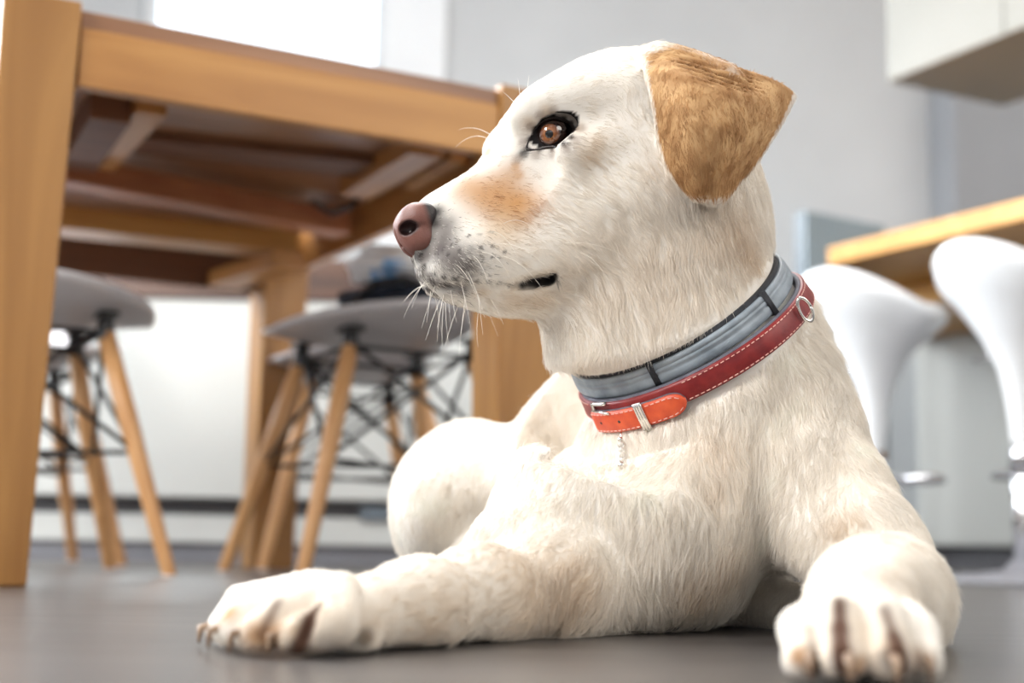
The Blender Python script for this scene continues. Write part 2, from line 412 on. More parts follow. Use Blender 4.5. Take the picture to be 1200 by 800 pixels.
def stool(x, y, rz, label):
    t = empty('bar_stool', (x, y, 0), label, 'stool', rz, 'white bar stools')
    # scooped bowl seat that tapers into a stem cover
    bm = bmesh.new(); seg = 40; prof = [(.024, .28), (.028, .34), (.036, .40), (.050, .46), (.085, .53), (.135, .575), (.172, .61), (.178, .635), (.168, .642), (.14, .61), (.09, .585), (.0, .58)]
    rings = []
    for r, z in prof:
        ring = []
        for k in range(seg):
            a = 2*PI*k/seg; up = max(0, (z-.5)/.14)
            hz = .085*up*max(0, math.sin(a))**1.2 if r > .1 else 0
            sx = .95+.03*up; ring.append(bm.verts.new((r*math.cos(a)*sx, r*math.sin(a)*(1+.03*up), z+hz)))
        rings.append(ring)
    for a, b in zip(rings, rings[1:]):
        for k in range(seg): bm.faces.new((a[k], a[(k+1) % seg], b[(k+1) % seg], b[k]))
    bmesh.ops.remove_doubles(bm, verts=bm.verts, dist=1e-4)
    obj('seat', bm, gloss_white, t, True)
    obj('gas_column', tube(bmesh.new(), [(0, 0, .02), (0, 0, .26)], .027, 20), chrome, t, True)
    obj('column_sleeve', tube(bmesh.new(), [(0, 0, .24), (0, 0, .30)], [.032, .026], 20), chrome, t, True)
    obj('base_plate', lathe(bmesh.new(), [(.20, 0), (.20, .006), (.15, .016), (.05, .028), (.03, .05)], 40), grey_m, t, True)
    bm = bmesh.new(); n = 24
    pts = [(.0, -.02, .235), (.06, -.05, .235)] + [(.13*math.cos(a), -.13*math.sin(a)-.04, .235) for a in [0+PI*k/10 for k in range(11)]] + [(-.06, -.05, .235), (0, -.02, .235)]
    tube(bm, pts, .009, 10); obj('footrest', bm, chrome, t, True)
    obj('lift_lever', tube(bmesh.new(), [(.02, 0, .50), (.12, .02, .49)], .005, 8), chrome, t, True)
    return t
stool(.878, 3.42, 2.1, 'white scoop bar stool nearer the dog, left of the pair')
stool(1.105, 3.06, 2.0, 'white scoop bar stool at the right edge of the photo')

# ============================================================ DOG
GX0, GX1, GY0, GY1, GZ0, GZ1 = -.22, .36, .66, 1.78, -.006, .52
h0 = .0023
gx = np.arange(GX0, GX1, h0)
gy = np.concatenate([np.arange(GY0, 1.32, h0), np.arange(1.32, GY1, .006)])
gz = np.arange(GZ0, GZ1, h0)
FLD = np.ones((len(gx), len(gy), len(gz)), np.float32)
class Loc:
    def __init__(s, F, gx, gy, gz, lo, hi):
        i = [np.searchsorted(a, l) for a, l in zip((gx, gy, gz), lo)]; j = [np.searchsorted(a, l) for a, l in zip((gx, gy, gz), hi)]
        s.sl = tuple(slice(max(0, a-1), b+1) for a, b in zip(i, j))
        s.X = gx[s.sl[0]][:, None, None].astype(np.float32); s.Y = gy[s.sl[1]][None, :, None].astype(np.float32); s.Z = gz[s.sl[2]][None, None, :].astype(np.float32)
        s.F = F
    def put(s, d, k, mode='u'):
        a = s.F[s.sl]
        if a.size == 0: return
        if mode == 'u':
            hh = np.maximum(k-np.abs(a-d), 0)/max(k, 1e-6); s.F[s.sl] = np.minimum(a, d)-hh*hh*k*.25
        else:
            d = -d; hh = np.maximum(k-np.abs(a-d), 0)/max(k, 1e-6); s.F[s.sl] = np.maximum(a, d)+hh*hh*k*.25
class Sculpt:
    def __init__(s, F, gx, gy, gz): s.a = (F, gx, gy, gz)
    def ell(s, c, r, ax=None, k=.02, mode='u'):
        """ellipsoid, ax = 3 orthonormal rows"""
        c = np.array(c, float); m = max(r)+k+.012; L = Loc(*s.a, c-m, c+m)
        if L.F[L.sl].size == 0: return
        dx, dy, dz = L.X-c[0], L.Y-c[1], L.Z-c[2]
        if ax is None: q = (dx, dy, dz)
        else: q = [dx*a[0]+dy*a[1]+dz*a[2] for a in ax]
        k0 = np.sqrt((q[0]/r[0])**2+(q[1]/r[1])**2+(q[2]/r[2])**2)+1e-6
        k1 = np.sqrt((q[0]/r[0]**2)**2+(q[1]/r[1]**2)**2+(q[2]/r[2]**2)**2)+1e-6
        L.put(k0*(k0-1)/k1, k, mode)
    def cap(s, a, b, ra, rb, k=.02, mode='u', flat=1.0):
        a = np.array(a, float); b = np.array(b, float); m = max(ra, rb)+k+.012
        L = Loc(*s.a, np.minimum(a, b)-m, np.maximum(a, b)+m)
        if L.F[L.sl].size == 0: return
        v = b-a; t = ((L.X-a[0])*v[0]+(L.Y-a[1])*v[1]+(L.Z-a[2])*v[2])/(v@v); t = np.clip(t, 0, 1)
        d = np.sqrt((L.X-a[0]-t*v[0])**2+(L.Y-a[1]-t*v[1])**2+((L.Z-a[2]-t*v[2])*flat)**2)-(ra+(rb-ra)*t)
        L.put(d, k, mode)
    def chain(s, pts, rs, k=.02, mode='u', flat=1.0):
        for i in range(len(pts)-1): s.cap(pts[i], pts[i+1], rs[i], rs[i+1], k, mode, flat)
S = Sculpt(FLD, gx, gy, gz)
fxy = lambda px, py, D: at(px, py, D)

# ---- head frame
yaw = math.radians(17)
HF = np.array([-.94*math.cos(yaw), -math.sin(yaw), -.342*math.cos(yaw)]); HF /= np.linalg.norm(HF)
HU = np.array([-.342, 0, .94]); HU -= HF*(HU@HF); HU /= np.linalg.norm(HU)
HS = np.cross(HU, HF); HS = HS if HS[1] < 0 else -HS
HO = at(740, 165, 1.165)
def hp(s_, b_, t_=0): return HO + HF*s_ + HU*b_ + HS*t_
def sb(px, py, t_=0):
    """photograph pixel -> head coordinates on the plane t_ to the near side of the midplane"""
    d = ray(px, py); P = HO+HS*t_; k = ((P-CC)@HS)/(d@HS); q = CC+d*k-HO; return q@HF, q@HU
topl = np.array([sb(*p) for p in ((884, 225), (874, 190), (858, 140), (835, 105), (800, 82), (765, 68), (735, 65), (700, 67), (670, 76), (640, 92), (615, 109), (597, 127), (584, 145), (575, 163), (567, 180), (558, 193), (545, 203), (530, 212), (512, 222), (497, 231), (484, 243), (476, 258), (474, 270))])[::1]
botl = np.array([sb(*p) for p in ((880, 262), (860, 300), (830, 340), (790, 362), (740, 370), (700, 370), (660, 369), (630, 370), (600, 370), (575, 367), (550, 360), (530, 352), (512, 342), (500, 332))])
botl = np.vstack([botl, [topl[-1, 0]+.0006, (topl[-1, 1]+botl[-1, 1])/2-.012]]); botl = botl[np.argsort(botl[:, 0])]; topl = topl[np.argsort(topl[:, 0])]; print('SB', np.round(botl[-6:], 4).tolist(), np.round(topl[-4:], 4).tolist())
widl = np.array([(sb(x, 240)[0], w_) for x, w_ in ((880, .02), (865, .046), (840, .064), (810, .073), (780, .077), (740, .076), (700, .070), (665, .063), (640, .056), (615, .049), (590, .044), (565, .041), (540, .038), (520, .034), (500, .028), (488, .021), (478, .010))])
sm = np.linspace(max(topl[0, 0], botl[0, 0]), min(topl[-1, 0], botl[-1, 0]), 300)
def sm_(tb_):
    y = np.interp(sm, tb_[:, 0], tb_[:, 1]); k_ = np.hanning(17); k_ /= k_.sum()
    return np.convolve(np.pad(y, 8, 'edge'), k_, 'valid')
topc = sm_(topl); botc = sm_(botl); wc = sm_(widl)
lippx = [(474, 296), (482, 304), (496, 313), (520, 325), (546, 329), (570, 331), (594, 334), (616, 329), (634, 326), (652, 323)]
lipl = np.array([sb(x, y, .030 if x < 520 else .038) for x, y in lippx])
lipS = lipl[::-1, 0]; lipB = lipl[::-1, 1]
L = Loc(FLD, gx, gy, gz, HO-.27, HO+.27)
dx, dy, dz = L.X-HO[0], L.Y-HO[1], L.Z-HO[2]
s_ = dx*HF[0]+dy*HF[1]+dz*HF[2]; b_ = dx*HU[0]+dy*HU[1]+dz*HU[2]; t_ = np.abs(dx*HS[0]+dy*HS[1]+dz*HS[2])
T = np.interp(s_, sm, topc); B = np.interp(s_, sm, botc); W = np.interp(s_, sm, wc)
c = (T+B)/2; hh = (T-B)/2; v = (b_-c)/hh
muz = np.clip((s_-.085)/.05, 0, 1); muz = muz*muz*(3-2*muz)
lip = np.interp(s_, lipS, lipB)
under = np.clip((lip-b_)/.004, 0, 1)*np.clip((s_-.088)/.02, 0, 1)
W = W*(1-muz*.30*np.clip(v+.1, -0.3, 1)) - under*.006
n_ = 2.35
q = ((np.abs(v)+1e-4)**n_+(t_/np.maximum(W, .004))**n_)**(1/n_)
dd = (q-1)*np.minimum(hh, W)*.9
dd = np.maximum(dd, np.maximum(s_-sm[-1], sm[0]-s_))
L.put(dd.astype(np.float32), .002)
del dx, dy, dz, s_, b_, t_, T, B, W, c, hh, v, muz, lip, under, q, dd
ES, EB = sb(648, 155, .046); EYC = hp(ES, EB, .0440); EYF = hp(ES, EB, -.0440)
for sg in (1, -1):
    S.ell(hp(.004, -.055, .043*sg), (.052, .050, .036), (HF, HU, HS), .02)                # masseter cheek
    S.ell(hp(ES+.002, EB+.021, .040*sg), (.026, .014, .018), (HF, HU, HS), .014)                # brow ridge
    S.ell(hp(ES-.016, EB-.022, .053*sg), (.034, .012, .014), (HF, HU, HS), .018)                # cheekbone
    S.ell(hp(sb(556,300,.03)[0], sb(556,300,.03)[1], .020*sg), (.032, .020, .020), (HF, HU, HS), .016)               # upper lip flews
    S.ell(hp(ES+.037, EB-.020, .052*sg), (.028, .020, .012), (HF, HU, HS), .02, 's')            # hollow before the eye
    S.ell(hp(ES-.03, EB+.022, .042*sg), (.045, .022, .028), (HF, HU, HS), .02)                 # temple
# near-eye socket

# mouth line: groove along the lips, deeper towards the corner
def lipw(x): return float(np.interp(x, sm, wc))
for sg in (1, -1):
    for i in range(len(lippx)-1):
        for u in np.linspace(0, 1, 8, endpoint=False):
            xx = lippx[i][0]*(1-u)+lippx[i+1][0]*u; sp, bq = lipl[i]*(1-u)+lipl[i+1]*u
            op = np.clip((xx-596)/26, 0, 1)*np.clip((662-xx)/12, 0.2, 1)
            wd_ = lipw(sp); rr = .0015+.0030*op; dp = .003+.014*op
            S.cap(hp(sp, bq, (wd_-dp-.003)*sg), hp(sp, bq, (wd_+.014)*sg), rr, rr, .0015, 's')

# ---- ears: folded flaps, grown into the skull
ear_px = [[(752, 58, 1.118), (792, 58, 1.102), (850, 76, 1.110), (905, 96, 1.128), (928, 112, 1.140)],
          [(757, 84, 1.094), (800, 92, 1.066), (850, 108, 1.066), (896, 122, 1.098), (921, 130, 1.128)],
          [(767, 122, 1.082), (802, 132, 1.052), (845, 144, 1.052), (882, 154, 1.080), (904, 160, 1.112)],
          [(774, 165, 1.080), (806, 175, 1.054), (842, 182, 1.056), (867, 186, 1.078), (883, 190, 1.100)],
          [(790, 203, 1.080), (812, 209, 1.064), (838, 213, 1.066), (854, 211, 1.080), (862, 212, 1.092)],
          [(812, 226, 1.080), (824, 231, 1.072), (838, 234, 1.074), (846, 230, 1.080), (850, 226, 1.084)]]
ecp = np.array([[at(*p) for p in r] for r in ear_px])
def cat1(P, n):
    m = len(P); u = np.linspace(0, m-1, n); i = np.clip(u.astype(int), 0, m-2); t = (u-i).reshape(-1, *([1]*(P.ndim-1)))
    p0 = P[np.maximum(i-1, 0)]; p1 = P[i]; p2 = P[i+1]; p3 = P[np.minimum(i+2, m-1)]
    return .5*((2*p1)+(p2-p0)*t+(2*p0-5*p1+4*p2-p3)*t*t+(3*p1-p0-3*p2+p3)*t**3)
eg = cat1(ecp, 40); eg = cat1(eg.transpose(1, 0, 2), 34).transpose(1, 0, 2)   # 40 x 34 sheet
def mirror(P): r = P-HO; return HO + r - 2*np.tensordot(r, HS, 1)[..., None]*HS
egf = mirror(eg)-HU*.026-HS*.026-HF*.004
for sheet in (eg, egf):
    for i in range(40):
        for j in range(34):
            th = .0026
            L = Loc(FLD, gx, gy, gz, sheet[i, j]-.010, sheet[i, j]+.010)
            p = sheet[i, j]
            d = np.sqrt((L.X-p[0])**2+(L.Y-p[1])**2+(L.Z-p[2])**2)-th
            L.put(d.astype(np.float32), .0030)
    S.chain([sheet[1, 4]-HU*.004, sheet[2, 16]-HU*.006], [.007, .007], .014)
S.chain([eg[0, 3]+(0, .012, -.012), eg[3, 15]+(0, .014, -.010), eg[6, 24]+(-.012, .02, -.012)], [.005, .006, .005], .014)
S.chain([egf[0, 3]+(0, -.01, -.006), egf[1, 15]+(0, -.012, -.008)], [.009, .011], .02)

# ---- neck, chest, trunk
S.chain([at(795, 190, 1.20), at(778, 260, 1.195), at(778, 340, 1.19), at(800, 420, 1.19)], [.064, .078, .085, .100], .03)
S.chain([at(695, 330, 1.165), at(722, 400, 1.16), at(742, 480, 1.155)], [.038, .047, .048], .03)
S.chain([at(845, 300, 1.235), at(870, 400, 1.23), at(885, 470, 1.24)], [.030, .060, .074], .035)
S.ell(at(800, 545, 1.215), (.134, .12, .116), None, .04)
S.ell(at(765, 575, 1.125), (.078, .060, .064), None, .04)             # prosternum
S.chain([at(745, 560, 1.11), at(752, 640, 1.105), at(763, 695, 1.115)], [.060, .050, .028], .035)   # brisket
S.cap(at(765, 690, 1.12), at(800, 700, 1.30), .030, .06, .03)
S.chain([at(908, 455, 1.19), at(930, 520, 1.165), at(958, 590, 1.12)], [.050, .050, .050], .03)    # right shoulder
S.chain([at(962, 590, 1.11), at(1008, 655, 1.06), at(1045, 705, 1.02)], [.052, .045, .034], .025)
S.chain([at(695, 520, 1.15), at(660, 590, 1.12), at(640, 640, 1.08)], [.044, .044, .044], .03)     # left shoulder
S.chain([at(650, 610, 1.10), at(605, 662, 1.05), at(640, 690, 1.03)], [.038, .032, .032], .03)
trunkc = np.array([.15, 1.42, .15]); S.ell(trunkc, (.125, .32, .135), None, .05)
S.ell(np.array([.07, 1.42, .11]), (.085, .22, .10), None, .05)
S.ell(at(552, 585, 1.49), (.074, .15, .082), None, .03)               # thigh
S.ell(at(505, 600, 1.42), (.038, .09, .060), None, .03)               # stifle
S.ell(np.array([.20, 1.55, .10]), (.10, .16, .10), None, .04)
S.cap((-.02, 1.34, .035), (.02, 1.62, .035), .032, .03, .03)
cv = at(882, 740, 1.06); S.ell((cv[0]-.002, 1.12, .000), (.070, .26, .056), None, .012, 's')
S.chain([(.12, 1.30, .024), (.19, 1.22, .022), (.24, 1.165, .018)], [.028, .024, .018], .015)   # hind foot under the belly
S.ell((.10, 1.22, .035), (.09, .16, .034), None, .03)
S.cap(at(575, 733, 1.045), at(640, 730, 1.06), .011, .013, .01)        # elbow skin tuft
# ---- right foreleg, foreshortened towards the camera
S.chain([at(1048, 707, 1.02), at(1038, 702, .94), at(1020, 705, .86), at(1008, 716, .80)], [.037, .037, .033, .029], .022)
S.cap(at(1050, 728, 1.015), at(1060, 738, .99), .018, .014, .02)
S.ell(at(1004, 732, .785), (.033, .034, .021), None, .012)
toesR = [(938, 746, .735, .0112), (982, 735, .722, .0122), (1035, 735, .722, .0122), (1074, 750, .738, .0112)]
tipsR = []
for px, py, D, r in toesR:
    a = at(1004+(px-1004)*.75, 726, .775); b = at(px, py, D); a[2] = min(a[2], .032)
    ct = np.array([b[0]*.985, b[1]-.022, r+.0006]); b[2] = max(b[2], r+.004); b[2] += .004
    S.chain([a, b, ct], [.012, r*1.04, r*.90], .001); tipsR.append((b, ct, r))
    S.ell(ct+np.array([0, .006, -.003]), (r*.9, r, r*.7), None, .004)
# ---- left foreleg, laid across to the left
S.chain([at(648, 694, 1.04), at(560, 700, .97), at(490, 709, .90), at(435, 718, .865)], [.034, .031, .026, .024], .02)
S.cap(at(700, 690, 1.07), at(640, 690, 1.04), .034, .038, .02)
S.ell(at(398, 725, .848), (.030, .027, .021), None, .010)
toesL = [(392, 738, .806, .0125, 348, 762, .800), (336, 722, .815, .0130, 302, 752, .806), (305, 712, .845, .0125, 276, 742, .838), (285, 708, .880, .0115, 262, 732, .874)]
tipsL = []
for px, py, D, r, tx, ty, tD in toesL:
    a = at(400, 712, .843); b = at(px, py, D); ct = at(tx, ty, tD); ct[2] = r*.92; b[2] = max(b[2], r+.006)
    a = a*.7+b*.3; a[2] = .034
    S.chain([a, b, ct], [.013, r*1.08, r*.92], .001); tipsL.append((b, ct, r))
S.ell(at(418, 752, .835), (.012, .014, .012), None, .006)
S.ell(at(433, 742, .838), (.007, .007, .010), None, .004)

for pa, pb in ((((984, 700), .745), ((984, 790), .700)), (((1040, 712), .745), ((1058, 785), .705)), (((944, 718), .745), ((958, 785), .705))):
    S.cap(at(*pa[0], pa[1]-.004), at(*pb[0], pb[1]), .0032, .0042, .003, 's')
for pa, pb in ((((372, 708), .80), ((350, 768), .785)), (((322, 700), .815), ((300, 745), .80))):
    S.cap(at(*pa[0], pa[1]), at(*pb[0], pb[1]), .0026, .0038, .003, 's')
# ---- collar seats: where the two collars press into the neck
def ring_def(Lp, Rp, Mp):
    l_ = at(*Lp); r_ = at(*Rp); m_ = at(*Mp); c = (l_+r_)/2
    e1 = (r_-l_); ra = np.linalg.norm(e1)/2; e1 /= 2*ra
    e2 = m_-c; e2 -= e1*(e2@e1); rb = np.linalg.norm(e2); e2 /= rb
    n = np.cross(e1, e2); n = n if n[2] > 0 else -n
    return dict(c=c, n=n, e1=e1, e2=e2, ra=ra, rb=rb)
RG = ring_def((686, 450, 1.185), (900, 305, 1.20), (817, 417, 1.095))
RR = ring_def((697, 478, 1.180), (924, 330, 1.20), (826, 448, 1.090))
for Q_ in (RG, RR):
    S.ell(Q_['c'], (Q_['ra']-.001, Q_['rb']-.001, .045), (Q_['e1'], Q_['e2'], Q_['n']), .006)
def press(Q_, lo_w, hi_w, sl, sh, k, lim=.095):
    L = Loc(FLD, gx, gy, gz, Q_['c']-.16, Q_['c']+.16)
    dx, dy, dz = L.X-Q_['c'][0], L.Y-Q_['c'][1], L.Z-Q_['c'][2]
    a_, b_, n_ = [dx*Q_[k_][0]+dy*Q_[k_][1]+dz*Q_[k_][2] for k_ in ('e1', 'e2', 'n')]
    q_ = np.sqrt((a_/Q_['ra'])**2+(b_/Q_['rb'])**2)+1e-5; el = (q_-1)*(Q_['ra']+Q_['rb'])/2
    cut = np.maximum(np.maximum(-el+np.maximum(-n_-.010, 0)*sl+np.maximum(n_-.010, 0)*sh, el-lim), np.maximum(n_-hi_w, -n_-lo_w))
    L.put(cut.astype(np.float32), k, 's')
press(RG, .0125, .034, 1.0, .8, .006)
press(RR, .085, .0125, 1.0, .8, .010)
S.chain([at(664, 458, 1.225), at(656, 500, 1.205), at(684, 556, 1.16), at(700, 600, 1.13)], [.020, .031, .046, .050], .022)
S.chain([at(704, 570, 1.145), at(765, 605, 1.12), at(810, 640, 1.135)], [.048, .052, .045], .045)
press(RG, .0125, .016, 1.0, .8, .004)
press(RR, .030, .0125, 1.35, .8, .012)
# eye sockets (after the head is complete)
for cc in (EYC, EYF): S.ell(cc+HS*(.010 if cc is EYC else -.010), (.0195, .0125, .012), (HF, HU, HS), .003, 's')

# flatten underneath: nothing below the floor
kf = .006; a = FLD; d = (-(gz[None, None, :]-.0006)).astype(np.float32)
m_ = gz < .03
sub = a[:, :, m_]; dz_ = d[:, :, m_]*np.ones_like(sub)
hh = np.maximum(kf-np.abs(sub-dz_), 0)/kf; a[:, :, m_] = np.maximum(sub, dz_)+hh*hh*kf*.25

# ---- surface nets
def nets(F, gx, gy, gz):
    ins = F < 0
    cnt = np.zeros(tuple(n-1 for n in F.shape), np.uint8)
    for i in (0, 1):
        for j in (0, 1):
            for k in (0, 1):
                cnt += ins[i:i+F.shape[0]-1, j:j+F.shape[1]-1, k:k+F.shape[2]-1]
    act = (cnt > 0) & (cnt < 8); I = np.argwhere(act)
    vid = np.full(cnt.shape, -1, np.int32); vid[act] = np.arange(len(I))
    cor = {}
    for c in [(i, j, k) for i in (0, 1) for j in (0, 1) for k in (0, 1)]:
        cor[c] = F[I[:, 0]+c[0], I[:, 1]+c[1], I[:, 2]+c[2]]
    acc = np.zeros((len(I), 3)); n = np.zeros(len(I))
    for ax in range(3):
        for u in (0, 1):
            for v_ in (0, 1):
                c0 = [u, v_]; c0.insert(ax, 0); c1 = [u, v_]; c1.insert(ax, 1); c0 = tuple(c0); c1 = tuple(c1)
                f0 = cor[c0]; f1 = cor[c1]; x = (f0 < 0) != (f1 < 0)
                t = np.where(x, f0/(np.where(f0 == f1, 1, f0-f1)), 0)
                p = np.array(c0)[None, :]*np.ones((len(I), 1)); p[:, ax] += t
                acc[x] += p[x]; n[x] += 1
    loc_ = acc/n[:, None]
    P = np.stack([a[I[:, q]]+loc_[:, q]*(a[I[:, q]+1]-a[I[:, q]]) for q, a in enumerate((gx, gy, gz))], 1)
    quads = []
    for ax in range(3):
        sl0 = [slice(None)]*3; sl1 = [slice(None)]*3; sl0[ax] = slice(0, -1); sl1[ax] = slice(1, None)
        x = ins[tuple(sl0)] != ins[tuple(sl1)]
        b, c = [q for q in range(3) if q != ax]
        E = np.argwhere(x); ok = (E[:, b] > 0) & (E[:, c] > 0) & (E[:, b] < F.shape[b]-1) & (E[:, c] < F.shape[c]-1); E = E[ok]
        s0 = ins[tuple(E.T)]
        def vi(db, dc):
            e_ = E.copy(); e_[:, b] -= db; e_[:, c] -= dc; return vid[tuple(e_.T)]
        Q = np.stack([vi(0, 0), vi(1, 0), vi(1, 1), vi(0, 1)], 1)
        flip = s0 if ax != 1 else ~s0
        Q[flip] = Q[flip][:, ::-1]
        quads.append(Q)
    Q = np.concatenate(quads); Q = Q[(Q >= 0).all(1)]
    return P, Q[:, ::-1]
def biggest(P, Q):
    par = np.arange(len(P))
    for _ in range(200):                                 # label propagation with pointer jumping
        m = par[Q].min(1); old = par.copy()
        np.minimum.at(par, old[Q].ravel(), np.repeat(m, 4)); np.minimum.at(par, Q.ravel(), np.repeat(m, 4))
        for _k in range(6): par = par[par]
        if (par == old).all(): break
    lab, ct = np.unique(par, return_counts=True); k = lab[ct.argmax()]
    keep = par == k; mp_ = np.cumsum(keep)-1
    Q = Q[keep[Q].all(1)]; return P[keep], mp_[Q]
def lap(P, Q, it, lam=.5):
    E = np.concatenate([Q[:, [0, 1]], Q[:, [1, 2]], Q[:, [2, 3]], Q[:, [3, 0]]]); E = np.concatenate([E, E[:, ::-1]])
    dg = np.bincount(E[:, 0], minlength=len(P))[:, None]
    for k in range(it):
        s = np.stack([np.bincount(E[:, 0], P[E[:, 1], q], len(P)) for q in range(3)], 1)/dg
        P = P+(s-P)*(lam if k % 2 == 0 else -lam*.92)
    return P
def mkmesh(name, P, Q):
    me = bpy.data.meshes.new(name); me.vertices.add(len(P)); me.vertices.foreach_set('co', P.ravel().astype(np.float32))
    me.loops.add(Q.size); me.loops.foreach_set('vertex_index', Q.ravel().astype(np.int32))
    me.polygons.add(len(Q)); me.polygons.foreach_set('loop_start', np.arange(0, Q.size, 4, dtype=np.int32))
    me.update(calc_edges=True); me.validate(); me.shade_smooth(); return me
BP, BQ = nets(FLD, gx, gy, gz); BP, BQ = biggest(BP, BQ); BP = lap(BP, BQ, 6)
del FLD, a, sub, dz_
# triangles, normals, ray casting
TRI = np.concatenate([BQ[:, [0, 1, 2]], BQ[:, [0, 2, 3]]])
bvh = BVHTree.FromPolygons(BP.tolist(), TRI.tolist())
def hit(px, py):
    d = ray(px, py); l_, n_, i_, _ = bvh.ray_cast(Vector(CC), Vector(d/np.linalg.norm(d)), 5)
    return None if l_ is None else (np.array(l_), np.array(n_))
print('dog verts', len(BP))
dog = empty('labrador_dog', (.12, 1.1, 0), 'cream-white labrador with golden ears lying on the floor, head turned left', 'dog')
DO = np.array([.12, 1.1, 0.])
# ---- pigment: coat markings, leg shade tints and dark toe clefts, spread from points found on its surface
def msh(c_): return np.array(c_, float)
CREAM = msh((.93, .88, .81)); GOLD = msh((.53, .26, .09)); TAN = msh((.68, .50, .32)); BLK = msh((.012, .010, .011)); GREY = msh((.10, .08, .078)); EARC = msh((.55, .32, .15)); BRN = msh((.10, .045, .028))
spots = []
def spot(px, py, r, c_, s=1.0, mir=False):
    q_ = hit(px, py)
    if q_ is None: return
    spots.append((q_[0], r, c_, s))
    if mir: spots.append((mirror(q_[0]), r, c_, s))
for a_ in ((585, 222, .020, GOLD, .75), (562, 228, .016, GOLD, .65), (605, 238, .017, GOLD, .95), (575, 240, .015, GOLD, .5), (590, 250, .012, GOLD, .5), (610, 255, .009, GOLD, .5), (598, 205, .010, GOLD, .45), (540, 225, .010, GOLD, .3),
           (604, 195, .004, GOLD, .6), (608, 205, .004, GOLD, .5), (700, 168, .012, TAN, .4), (690, 185, .010, TAN, .45), (676, 150, .006, TAN, .5), (600, 270, .02, TAN, .3),
           (512, 248, .0065, BLK, .95), (511, 262, .006, BLK, .9), (503, 278, .007, BLK, .8), (497, 290, .007, BLK, .7), (488, 300, .005, BLK, .7), (524, 262, .009, GREY, .6), (522, 276, .011, GREY, .7), (515, 292, .012, GREY, .9), (530, 302, .014, GREY, .8), (548, 314, .013, GREY, .6), (560, 295, .014, GREY, .35),
           (520, 334, .007, GREY, .9), (505, 328, .007, GREY, .9), (540, 340, .009, GREY, .7), (492, 318, .006, GREY, .8), (490, 300, .006, BLK, .75), (482, 304, .005, BLK, .6), (500, 300, .008, GREY, .8), (565, 342, .007, TAN, .5), (625, 235, .012, GOLD, .4), (550, 215, .012, GOLD, .5), (585, 270, .014, TAN, .5), (600, 352, .012, TAN, .5), (630, 350, .010, TAN, .4),
           (660, 345, .03, TAN, .15), (720, 300, .05, TAN, .12), (800, 330, .05, TAN, .1), (860, 270, .03, TAN, .35), (880, 300, .015, TAN, .4), (780, 190, .02, TAN, .2),
           (613, 180, .004, BLK, .7), (640, 128, .006, TAN, .5), (620, 143, .006, TAN, .4)):
    spot(*a_, mir=True)
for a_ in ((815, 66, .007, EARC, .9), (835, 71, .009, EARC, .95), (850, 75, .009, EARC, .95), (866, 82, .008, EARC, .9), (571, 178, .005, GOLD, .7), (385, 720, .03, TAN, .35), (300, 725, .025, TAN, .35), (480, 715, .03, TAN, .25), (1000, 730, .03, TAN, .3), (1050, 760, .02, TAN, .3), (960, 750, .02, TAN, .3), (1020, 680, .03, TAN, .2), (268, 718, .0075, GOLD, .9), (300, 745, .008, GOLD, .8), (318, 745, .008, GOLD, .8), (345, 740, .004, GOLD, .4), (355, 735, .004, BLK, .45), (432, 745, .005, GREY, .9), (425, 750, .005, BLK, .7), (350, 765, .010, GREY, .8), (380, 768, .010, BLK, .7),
           (620, 700, .04, TAN, .45), (680, 690, .03, TAN, .5), (540, 710, .03, TAN, .3), (440, 735, .02, TAN, .3), (350, 740, .02, TAN, .25), (500, 735, .02, TAN, .3), (420, 675, .015, TAN, .3),  # tan on forelegs and paws: own beige plus shade put into the colour
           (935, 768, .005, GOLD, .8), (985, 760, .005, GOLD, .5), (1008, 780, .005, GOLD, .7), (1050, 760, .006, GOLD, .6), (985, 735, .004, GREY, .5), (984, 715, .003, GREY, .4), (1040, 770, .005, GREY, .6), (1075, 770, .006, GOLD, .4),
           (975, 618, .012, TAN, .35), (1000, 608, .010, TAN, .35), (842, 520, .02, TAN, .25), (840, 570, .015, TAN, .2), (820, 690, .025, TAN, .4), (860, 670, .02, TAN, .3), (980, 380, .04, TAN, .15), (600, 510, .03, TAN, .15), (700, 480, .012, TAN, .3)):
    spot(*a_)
for (xa, ya), (xb, yb), r_, s0_ in (((374, 708), (362, 728), .003, .5), ((362, 728), (348, 766), .0042, .8), ((326, 704), (306, 742), .003, .45), ((984, 702), (984, 735), .0034, .7), ((984, 735), (988, 794), .0044, .9), ((1036, 712), (1048, 745), .003, .5), ((1048, 745), (1062, 788), .004, .75), ((950, 735), (958, 790), .003, .4)):  # dark brown lines along the clefts between the toes
    for u in np.linspace(0, 1, 9): spot(xa*(1-u)+xb*u, ya*(1-u)+yb*u, r_, BRN, s0_)
for x_, y_, r_, s0_ in [(484, 304, .0025, .8), (497, 313, .0022, .9), (508, 320, .0022, .9), (520, 325, .0022, .9), (532, 327, .0022, .9), (546, 329, .002, .85), (558, 330, .002, .7), (572, 331, .002, .6), (585, 332, .002, .6), (597, 334, .002, .7),
                      (612, 334, .003, .95), (620, 331, .004, .95), (628, 329, .0045, .95), (636, 327, .0045, .95), (644, 325, .0045, .95), (651, 322, .0035, .95), (630, 334, .0045, .9), (640, 331, .0045, .95), (648, 328, .004, .95)]:
    q_ = hit(x_, y_)
    if q_ is None: continue
    for dd0 in ((0,) if x_ < 605 else (0, .006, .012)):
        p_ = q_[0]-HS*dd0; spots.append((p_, r_, BLK, s0_)); spots.append((mirror(p_), r_, BLK, s0_))
for x_, y_ in ((549, 276), (562, 275), (576, 272), (564, 290), (551, 291), (538, 294), (578, 288), (540, 308), (553, 307), (565, 305), (578, 301), (530, 286), (592, 296), (525, 298)): spot(x_, y_, .0013, BLK, .85, True)
